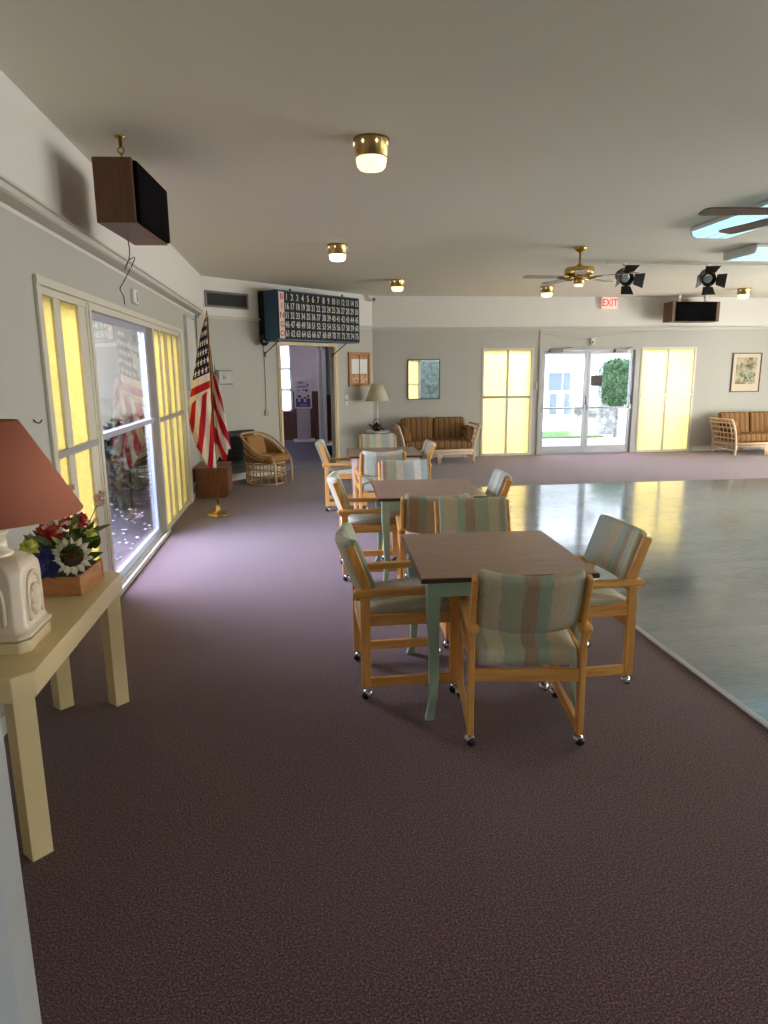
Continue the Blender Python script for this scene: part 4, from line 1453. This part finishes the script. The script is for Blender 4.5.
# near-left hanging speaker: faces +X, long axis along Y
sp2 = thing('hanging_speaker', 'brown wood speaker hanging from a ceiling hook over the sliding door', 'speaker', (-0.945, 4.62, 2.462), R(-4))
m = MB().box(-.115, .10, -.37, .34, 0, .345)
m.build('cabinet', SPKWOOD, sp2, bevel=0.003)
MB().rbox(.035, .67, .33, .014, (.108, -.01, .172), 3).build('grille', GRILLE, sp2)
m = MB().lathe([(.03, .523), (.03, .516), (.012, .508), (.010, .465)], 14, (-.02, -.13, 0))
ring = [(-.02 + .018 * math.cos(a), -.13, .447 + .018 * math.sin(a)) for a in [2 * PI * k / 14 for k in range(15)]]
m.tube(ring, .005, 6)
m.tube([(-.02, -.13, .43), (-.015, -.13, .38), (-.02, -.13, .345)], .006, 8)
m.tube([(-.04, -.13, .40), (0, -.13, .385)], .008, 6)
m.build('hook', BRASS, sp2)
wi = MB().tube([(-1.02, 4.70, 2.46), (-1.05, 4.85, 2.38), (-1.20, 5.35, 2.36), (-1.26, 5.75, 2.48), (-1.25, 5.95, 2.53), (-1.36, 6.0, 2.36), (-1.39, 5.98, 2.30), (-1.385, 6.06, 2.25), (-1.392, 6.10, 2.19)], .004, 6, 6)
tag(wi.build('speaker_wire', BLACK), 'dangling black wire hanging below the brown wood speaker', 'wire')
lp = thing('wall_plate', 'white plastic box on left wall just above the sliding door', 'wall box', (-1.40, 6.38, 2.23), R90)
MB().box(0, .16, -.03, 0, 0, .12).build('cover', PLASTICW, lp, bevel=0.006)
MB().box(.1, .115, -.034, -.028, .02, .10).build('slot', VENTFR, lp)
hk = MB().tube([(-1.40, 3.86, 1.39), (-1.385, 3.86, 1.375), (-1.375, 3.88, 1.37), (-1.37, 3.90, 1.385)], .004, 6, 4)
tag(hk.build('wall_hook', BLACK), 'tiny dark hook on left wall above the table lamp', 'hook')
ap_ = thing('access_panel', 'tall narrow white panel on left wall beside the flag', 'panel', (-1.40, 9.22, 1.42), R90)
MB().box(0, .72, -.035, 0, 0, .92).build('panel', plain('panel_white', (206, 204, 196), 0.5), ap_, bevel=0.008)
for a in (-.02, .72):
    MB().box(a, a + .02, -.04, 0, -.02, .94).build('edge_strip', TRIM, ap_)
ou = thing('floor_outlet', 'dark low outlet at the foot of left wall near flag base', 'outlet', (-1.385, 8.98, 0.10), R90)
MB().box(0, .10, -.03, 0, 0, .13).build('plate', VENTFR, ou, bevel=0.004)
MB().box(.03, .07, -.045, -.028, .03, .09).build('plug', BLACK, ou, bevel=0.004)

# ------------------------------------------------------------------ cabinet behind the flag, wicker chair
cbn = thing('wood_cabinet', 'low brown wood cabinet in the corner behind the flag', 'cabinet', (-1.15, 9.40, 0))
MB().box(-.22, .19, -.29, .36, .02, .38).box(-.20, .17, -.27, .34, 0, .02).build('body', CABWOOD, cbn, bevel=0.004)
MB().box(-.235, .205, -.305, .375, .38, .405).build('top', CABWOOD, cbn, bevel=0.004)
for a in (-.27, .04):
    d_ = MB().box(.19, .205, a, a + .295, .05, .365).build('door', CABWOOD, cbn, bevel=0.004)
    MB().ball((.215, a + (.26 if a < 0 else .035), .22), .013, 6).build('knob', BRASS, d_)

wc = thing('wicker_chair', 'rattan barrel chair with tan cushions below the bingo board', 'chair', (-0.50, 10.30, 0), R(56))
# front = local -Y ; hoop runs low at the front, high at the back
def hoop(k, rx, ry, z0, z1):
    pts_ = []
    for i in range(17):
        a = R(-60) + R(300) * i / 16          # opening at the front
        pts_.append((rx * math.cos(a), ry * math.sin(a), z0 + (z1 - z0) * sstep(-0.75, 1.0, math.sin(a))))
    return pts_


def hp_(rx, ry, zf, zb, n=21):
    out = []
    for i in range(n):
        a = R(-52) + R(284) * i / (n - 1)
        out.append((rx * math.cos(a), ry * math.sin(a), zf + (zb - zf) * sstep(-0.8, 0.95, math.sin(a))))
    return out


m = MB()
m.tube([(.20, -.33, .0), (.215, -.325, .20), (.22, -.31, .34)] + hp_(.355, .33, .44, .74) + [(-.22, -.31, .34), (-.215, -.325, .20), (-.20, -.33, 0)], .016, 8, 3)
m.build('arm_hoop', RATTAN, wc)
m = MB()
m.tube(hp_(.335, .31, .40, .69), .008, 6, 2)
m.tube(hp_(.325, .30, .38, .62), .008, 6, 2)
m.tube(hp_(.318, .29, .36, .50), .008, 6, 2)
m.build('hoop_rail', RATTAN, wc)
m = MB()
band = hp_(.325, .30, .38, .68, 31)
band2 = hp_(.312, .28, .35, .40, 31)
m.grid(lambda i, j: Vector(band2[int(round(i * 30))]).lerp(Vector(band[int(round(i * 30))]), j), 30, 5)
o = m.build('woven_back', plain('wicker_weave', (138, 98, 58), 0.8, var=0.3, scale=60), wc)
o.modifiers.new('thickness', 'SOLIDIFY').thickness = 0.012
m = MB()
ringp = lambda r, z: [(r * math.cos(2 * PI * k / 24), r * .95 * math.sin(2 * PI * k / 24), z) for k in range(25)]
for r, z in ((.30, .015), (.295, .13), (.295, .235), (.30, .315)):
    m.tube(ringp(r, z), .011, 6)
for k in range(16):
    a = 2 * PI * k / 16
    m.tube([(.30 * math.cos(a), .285 * math.sin(a), .0), (.295 * math.cos(a), .28 * math.sin(a), .32)], .009, 6)
m.build('base_cage', RATTAN, wc)
m = MB(); m.rbox(.53, .52, .10, .045, (0, -.03, .375), 6, lambda p: (p.x * (1 - .12 * (p.y > 0) * p.y / .26), p.y, p.z + (.015 * (1 - (p.x / .26) ** 2) if p.z > 0 else 0)))
m.build('seat_cushion', TAN, wc)
m = MB(); m.rbox(.40, .10, .32, .045, (0, .19, .55), 6, lambda p: (p.x, p.y + .25 * p.z - .25 * p.x * p.x * 2, p.z))
m.build('back_cushion', TAN, wc)

# ------------------------------------------------------------------ loveseats
def make_loveseat():
    t = empty('rattan_loveseat')
    W, D = 1.36, .78                          # front = local -Y
    for sx in (-1, 1):
        m = MB()
        def fl_(z):                           # outward flare with height
            return sx * (W / 2 - .05 + .12 * max(0, (z - .25) / .45) ** 1.6)
        ys = [-.37, .35]
        for y in ys:
            m.tube([(fl_(z), y + (0.0 if z < .6 else -.0), z) for z in (0, .12, .25, .38, .5, .6, .675)], .022, 8, 2)
        for z in (.10, .21, .32, .42, .52, .61, .675):
            m.tube([(fl_(z), ys[0], z), (fl_(z), ys[1], z)], .014 if z < .67 else .022, 8)
        for k in range(1, 6):
            y = ys[0] + (ys[1] - ys[0]) * k / 6
            m.tube([(fl_(z), y, z) for z in (.10, .25, .38, .5, .6, .675)], .010, 6, 2)
        m.build('arm_frame', RATTANP, t)
    m = MB()
    for y in (-.37, .35):
        m.tube([(-W / 2 + .05, y, .225), (W / 2 - .05, y, .225)], .026, 8)
        m.tube([(-W / 2 + .05, y, .175), (W / 2 - .05, y, .175)], .018, 8)
    m.tube([(-W / 2 + .05, .35, .70), (W / 2 - .05, .35, .70)], .02, 8)
    for k in range(9):
        x = -W / 2 + .15 + (W - .3) * k / 8
        m.tube([(x, .35, .2), (x, .35, .70)], .009, 6)
        m.tube([(x, -.37, .235), (x, .35, .235)], .009, 6)
    m.build('seat_frame', RATTANP, t)
    for y in (-.37, .35):
        m = MB()
        for dx in (-.02, .02):
            m.tube([(dx, y, 0), (dx, y, .21)], .020, 8)
            m.tube([(dx * 1.5, y, .09), (dx * 3, y, .15), (dx * 6, y, .185)], .011, 6, 3)
        m.build('leg', RATTANP, t)
    m = MB(); m.rbox(W - .13, .66, .14, .05, (0, -.04, .325), 8, lambda p: (p.x, p.y, p.z + (.012 * math.cos(p.x * 2.2) if p.z > 0 else 0)))
    m.build('seat_cushion', STRIPE, t)
    for sx in (-1, 1):
        m = MB(); m.rbox(.60, .16, .46, .06, (sx * .305, .235, .56), 6, lambda p: (p.x, p.y + .18 * p.z, p.z))
        m.build('back_cushion', STRIPE, t)
    for sx in (-1, 1):
        m = MB(); m.rbox(.16, .50, .27, .06, (sx * (.555), -.02, .51), 5, lambda p: (p.x + sx * .22 * (p.z + .1), p.y, p.z))
        m.build('arm_cushion', STRIPE, t)
    return t


lv = make_loveseat()
lv.location = (2.50, 12.30, 0)
tag(lv, 'rattan loveseat with brown striped cushions under the mirror, left of windows', 'loveseat', 'rattan loveseats along the far wall')
copy_tree(lv, (8.83, 12.28, 0), R(0), 'rattan loveseat with lattice end under the framed picture at right')

# ------------------------------------------------------------------ side table, lamp and teapot
stb = thing('side_table', 'small round white pedestal table left of the loveseat', 'table', (1.44, 12.28, 0))
MB().lathe([(.001, .555), (.205, .555), (.215, .565), (.215, .578), (.208, .585), (.001, .585)], 32).build('tabletop', WHITE, stb)
MB().lathe([(.04, .02), (.03, .1), (.025, .3), (.04, .42), (.03, .5), (.08, .555)], 20).build('pedestal', WHITE, stb)
MB().lathe([(.001, 0), (.16, 0), (.16, .015), (.10, .035), (.04, .06), (.001, .06)], 24).build('base', WHITE, stb)
sl = thing('stick_lamp', 'slim table lamp with cream cone shade on round white table', 'lamp', (1.44, 12.36, .585))
MB().lathe([(.001, 0), (.075, 0), (.075, .012), (.03, .022), (.012, .04)], 24).build('base', WHITE, sl)
MB().lathe([(.012, .03), (.014, .2), (.010, .4), (.008, .56)], 12).build('stem', WHITE, sl)
m = MB().lathe([(.215, .53), (.105, .825)], 36, cap=False)
o = m.build('lamp_shade', CREAMSHADE, sl, smooth=True); o.modifiers.new('thickness', 'SOLIDIFY').thickness = .003
MB().tube([(0, 0, .55), (0, 0, .82)], .004, 6).tube([(-.105, 0, .82), (.105, 0, .82)], .003, 6).build('harp', BRASS, sl)
tpn = thing('teapot', 'dark brown teapot with hoop handle on the round white table', 'teapot', (1.405, 12.17, .585))
MB().lathe([(.001, 0), (.05, 0), (.085, .03), (.095, .065), (.08, .105), (.05, .125), (.045, .13)], 24).build('body', TEAPOT, tpn)
MB().lathe([(.048, .126), (.04, .138), (.012, .148), (.012, .155), (.016, .165), (.001, .172)], 18).build('lid', TEAPOT, tpn)
MB().tube([(-.08, 0, .08), (-.12, 0, .10), (-.135, 0, .13)], [.018, .010], 8, 3).build('spout', TEAPOT, tpn)
MB().tube([(.07 * math.cos(a), 0, .115 + .10 * math.sin(a)) for a in [PI * k / 10 for k in range(11)]], .007, 6).build('handle', TEAPOT, tpn)
MB().tube([(.07, -.02, .05), (.115, -.02, .03), (.13, -.02, .012)], .012, 6, 2).build('foot_trim', TEAPOT, tpn)

# ------------------------------------------------------------------ hallway things
ks = thing('poster_stand', 'white floor stand with purple poster at the end of hall', 'stand', (0.14, 16.55, 0))
MB().box(-.25, .26, -.17, .17, 0, .055).build('base', PLASTICW, ks, bevel=0.008)
MB().box(-.155, .165, -.07, .09, .055, .86).box(-.10, .11, -.085, -.07, .055, .8).build('column', plain('stand_white', (184, 172, 176), 0.5), ks, bevel=0.006)
MB().box(-.20, .21, -.105, -.06, .79, 1.48).build('board', PLASTICW, ks, bevel=0.008)
m = MB().box(-.165, .175, -.112, -.104, .83, 1.03); m.mi = 1
m.box(-.165, .175, -.112, -.104, 1.03, 1.45); m.mi = 2
for (a, b, c, d) in ((-.10, .02, 1.38, 1.405), (-.12, .10, 1.29, 1.31), (.11, .14, 1.31, 1.37), (.06, .12, 1.19, 1.24), (-.11, -.08, 1.20, 1.23), (0, .04, 1.21, 1.235), (-.12, -.04, 1.05, 1.10), (.10, .16, 1.06, 1.10), (.02, .07, 1.03, 1.06)):
    m.box(a, b, -.115, -.111, c, d)
m.mi = 1
for (a, b, c, d) in ((-.11, -.06, .95, 1.04), (.02, .08, .94, 1.02), (-.08, .10, .87, .885)):
    m.box(a, b, -.116, -.111, c, d)
m.build('poster', [POSTERP, plain('poster_pale', (206, 194, 208), 0.5), POSTERK], ks)
tbn = thing('trash_bin', 'black trash bin with pale liner inside the hall doorway', 'trash bin', (0.67, 13.75, 0))
MB().lathe([(.001, 0), (.12, 0), (.145, .24), (.13, .24), (.11, .02), (.001, .02)], 24).build('bin', BLACK, tbn)
MB().lathe([(.148, .19), (.150, .25), (.142, .262), (.130, .25), (.125, .19)], 24, cap=False).build('liner', PLASTICW, tbn)

# ------------------------------------------------------------------ ceiling lights
def make_can():
    t = empty('ceiling_light')
    MB().lathe([(.110, 0), (.108, -.012), (.100, -.10), (.094, -.105), (.06, -.105)], 36).build('housing', BRASSD, t)
    m = MB()
    for k in range(8):
        a = 2 * PI * k / 8 + .2
        mt = Matrix.Rotation(a, 4, 'Z')
        c = [Vector((.1075, 0, -.022)), Vector((.1065, -.010, -.035)), Vector((.1055, 0, -.048)), Vector((.1065, .010, -.035))]
        m.poly_prism([mt @ p for p in c], mt @ Vector((.003, 0, 0)) - mt @ Vector((0, 0, 0)))
    m.build('cutout', LENS, t)
    MB().lathe([(.092, -.09), (.092, -.12), (.086, -.15), (.072, -.166), (.04, -.172), (.001, -.173)], 32).build('lens', LENS, t)
    return t


can = make_can()
can.location = (.494, 4.41, CZ)
tag(can, 'large looking brass ceiling light nearest the camera', 'ceiling light', 'round brass ceiling lights')
can2 = copy_tree(can, (.494, 7.85, CZ), 0.3, 'bright white brass ceiling light above the second table, left of centre')
for ch in kids(can2):
    if ch.name.startswith('lens'):
        ch.data = ch.data.copy(); ch.data.materials[0] = LENSC
for p, lab in (((1.567, 10.65), 'small brass ceiling light right of the bingo board'), ((4.175, 11.35), 'small brass ceiling light left of the exit sign, beyond the fan'), ((7.76, 11.45), 'small brass ceiling light at right above the far wall speaker')):
    copy_tree(can, (*p, CZ), random.random(), lab)


def make_fluor(L, W, ext=False):
    t = empty('fluorescent_fixture')
    MB().box(-W / 2, W / 2, -L / 2, L / 2, -.035, 0).build('pan', WHITE, t, bevel=0.004)
    m = MB()
    prof = [(-W / 2 + .01, -.035), (-W / 2 + .02, -.075), (-W / 2 + .06, -.092), (W / 2 - .06, -.092), (W / 2 - .02, -.075), (W / 2 - .01, -.035)]
    m.poly_prism([Vector((x, -L / 2 + .015, z)) for x, z in prof], (0, L - .03, 0))
    m.build('lens', TUBE, t)
    m = MB()
    for y in (-L / 2, L / 2 - .018):
        m.poly_prism([Vector((x * 1.02, y, z * 1.03)) for x, z in prof], (0, .018, 0))
    m.build('end_cap', WHITE, t)
    m = MB()
    for s_ in (-1, 1):
        m.box(s_ * W * .17 - .006, s_ * W * .17 + .006, -L / 2 + .02, L / 2 - .02, -.095, -.090)
    m.build('lens_rib', plain('lens_rib_grey', (190, 210, 218), 0.4), t)
    return t


f1 = make_fluor(1.30, .44)
f1.location = (4.12, 6.03, CZ - .005)
tag(f1, 'bluish white fluorescent fixture nearest, behind the cut off fan blades', 'ceiling light', 'fluorescent ceiling fixtures')
f2 = make_fluor(1.30, .62)
f2.location = (5.78, 7.72, CZ - .005); f2.rotation_euler = (0, 0, R(90))
tag(f2, 'bluish white fluorescent fixture at right edge, beyond the nearer one', 'ceiling light', 'fluorescent ceiling fixtures')

f3 = make_fluor(1.30, .44)  # extra fixture added out of sight to brighten the dark hallway
f3.location = (-0.3, 14.6, CZ - .005)
tag(f3, 'added unseen white fluorescent fixture lighting the hallway beyond the doorway', 'ceiling light')
for ch in kids(f3):
    if ch.name.startswith('lens') and not ch.name.startswith('lens_rib'):
        ch.data.materials[0] = emit('hall_fill_lens', (250, 240, 250), 2.2)

# ------------------------------------------------------------------ ceiling fans
def make_fan(hang=.36):
    t = empty('ceiling_fan')
    MB().lathe([(.001, 0), (.07, 0), (.072, -.012), (.05, -.035), (.022, -.055), (.015, -.06)], 24).build('canopy', BRASS, t)
    MB().lathe([(.012, -.05), (.012, -.17), (.03, -.185), (.035, -.20), (.02, -.21)], 16).build('downrod', BRASS, t)
    MB().lathe([(.02, -.19), (.05, -.20), (.075, -.215), (.155, -.222), (.165, -.235), (.165, -.285), (.158, -.30), (.12, -.315), (.10, -.33), (.06, -.335), (.001, -.336)], 36).build('motor', BRASS, t)
    MB().lathe([(.05, -.33), (.06, -.345), (.06, -.385), (.045, -.40), (.001, -.402)], 24).build('light_kit', BRASSD, t)
    MB().lathe([(.042, -.398), (.05, -.41), (.042, -.425), (.001, -.43)], 20).build('lens', LENS, t)
    for k in range(5):
        a = 2 * PI * k / 5
        mt = Matrix.Rotation(a, 4, 'Z') @ Matrix.Translation((0, 0, -.325)) @ Matrix.Rotation(R(5), 4, 'X')
        arm_pts = [mt @ Vector(p) for p in ((.09, 0, .0), (.14, .0, -.012), (.20, 0, -.004))]
        arm = MB().tube(arm_pts, .012, 6, 3)
        for s_ in (-1, 1):
            arm.tube([mt @ Vector(p) for p in ((.17, 0, -.005), (.20, s_ * .03, -.006), (.25, s_ * .022, -.004))], .006, 6, 3)
        arm.build('blade_arm', BRASS, t)
        pr = [(.18, -.05), (.20, -.058), (.60, -.068), (.635, -.06), (.65, -.035), (.65, .035), (.635, .06), (.60, .068), (.20, .058), (.18, .05)]
        b = MB().poly_prism([mt @ Vector((x, y, -.002)) for x, y in pr], mt.to_3x3() @ Vector((0, 0, .007)))
        b.build('blade', BLADE, t, bevel=0.002)
    return t


fan = make_fan()
fan.location = (3.244, 7.80, CZ); fan.rotation_euler = (0, 0, R(178))
tag(fan, 'brass ceiling fan with dark blades, whole fan in view', 'ceiling fan', 'ceiling fans over the dance floor')
fan2 = copy_tree(fan, (2.985, 3.84, CZ - .155), R(174), 'ceiling fan at right edge, only its blade tips in view')
MB().lathe([(.001, .155), (.07, .155), (.072, .143), (.05, .12), (.022, .10), (.012, .095), (.012, -.03)], 20).build('extension_rod', BRASS, fan2)

# ------------------------------------------------------------------ track rail and stage spotlights
rl = MB().box(4.0, 6.9, 8.715, 8.755, CZ - .03, CZ)
tag(rl.build('track_rail', plain('rail_white', (196, 192, 182), 0.45), bevel=0.003), 'slim pale ceiling rail the two spotlights hang from', 'rail')

def make_spot():
    t = empty('stage_spotlight')
    m = MB().tube([(0, 0, 0), (0, 0, -.06)], .010, 8).lathe([(.03, 0), (.028, -.02), (.012, -.03)], 14)
    m.build('hanger', WHITE, t)
    m = MB().tube([(.10 * math.cos(a), 0, -.155 + .10 * math.sin(a)) for a in [PI * k / 14 for k in range(15)]], .007, 6)
    m.build('yoke', FRAMEDK, t)
    hd = empty('head', (0, 0, -.165), 0, t)
    hd.rotation_euler = (R(20), 0, R(-2))    # aims at local -Y, down
    m = MB().lathe([(.001, .15), (.055, .15), (.075, .12), (.082, .02), (.082, -.06), (.09, -.07), (.09, -.10)], 28, axis='Y', cap=False)
    m.build('can', plain('spot_can', (60, 44, 34), 0.45, 0.3), hd, smooth=True).modifiers.new('thickness', 'SOLIDIFY').thickness = .003
    MB().lathe([(.001, -.05), (.05, -.055), (.078, -.045), (.078, -.04), (.001, -.03)], 24, axis='Y').build('lens', CHROME, hd)
    for k, (L, wd, tilt) in enumerate(((.13, .11, 50), (.13, .11, 48), (.12, .10, 42), (.12, .10, 45))):
        a = k * PI / 2
        mt = Matrix.Rotation(a, 4, 'Y') @ Matrix.Translation((0, -.10, .088)) @ Matrix.Rotation(R(90 - tilt) + R(0), 4, 'X')
        pr = [(-wd * .6, 0), (wd * .6, 0), (wd * .85, L), (-wd * .85, L)]
        b = MB().poly_prism([mt @ Vector((x, 0, y)) for x, y in pr], mt.to_3x3() @ Vector((0, .003, 0)))
        b.build('barn_door', BLACK, hd)
    return t


s1 = make_spot(); s1.location = (4.24, 8.735, CZ - .03)
tag(s1, 'black barn door stage spotlight behind the fan blade, left of pair', 'spotlight', 'stage spotlights on the rail')
copy_tree(s1, (5.385, 8.735, CZ - .03), R(-14), 'black barn door stage spotlight right of pair, clear of the fan')
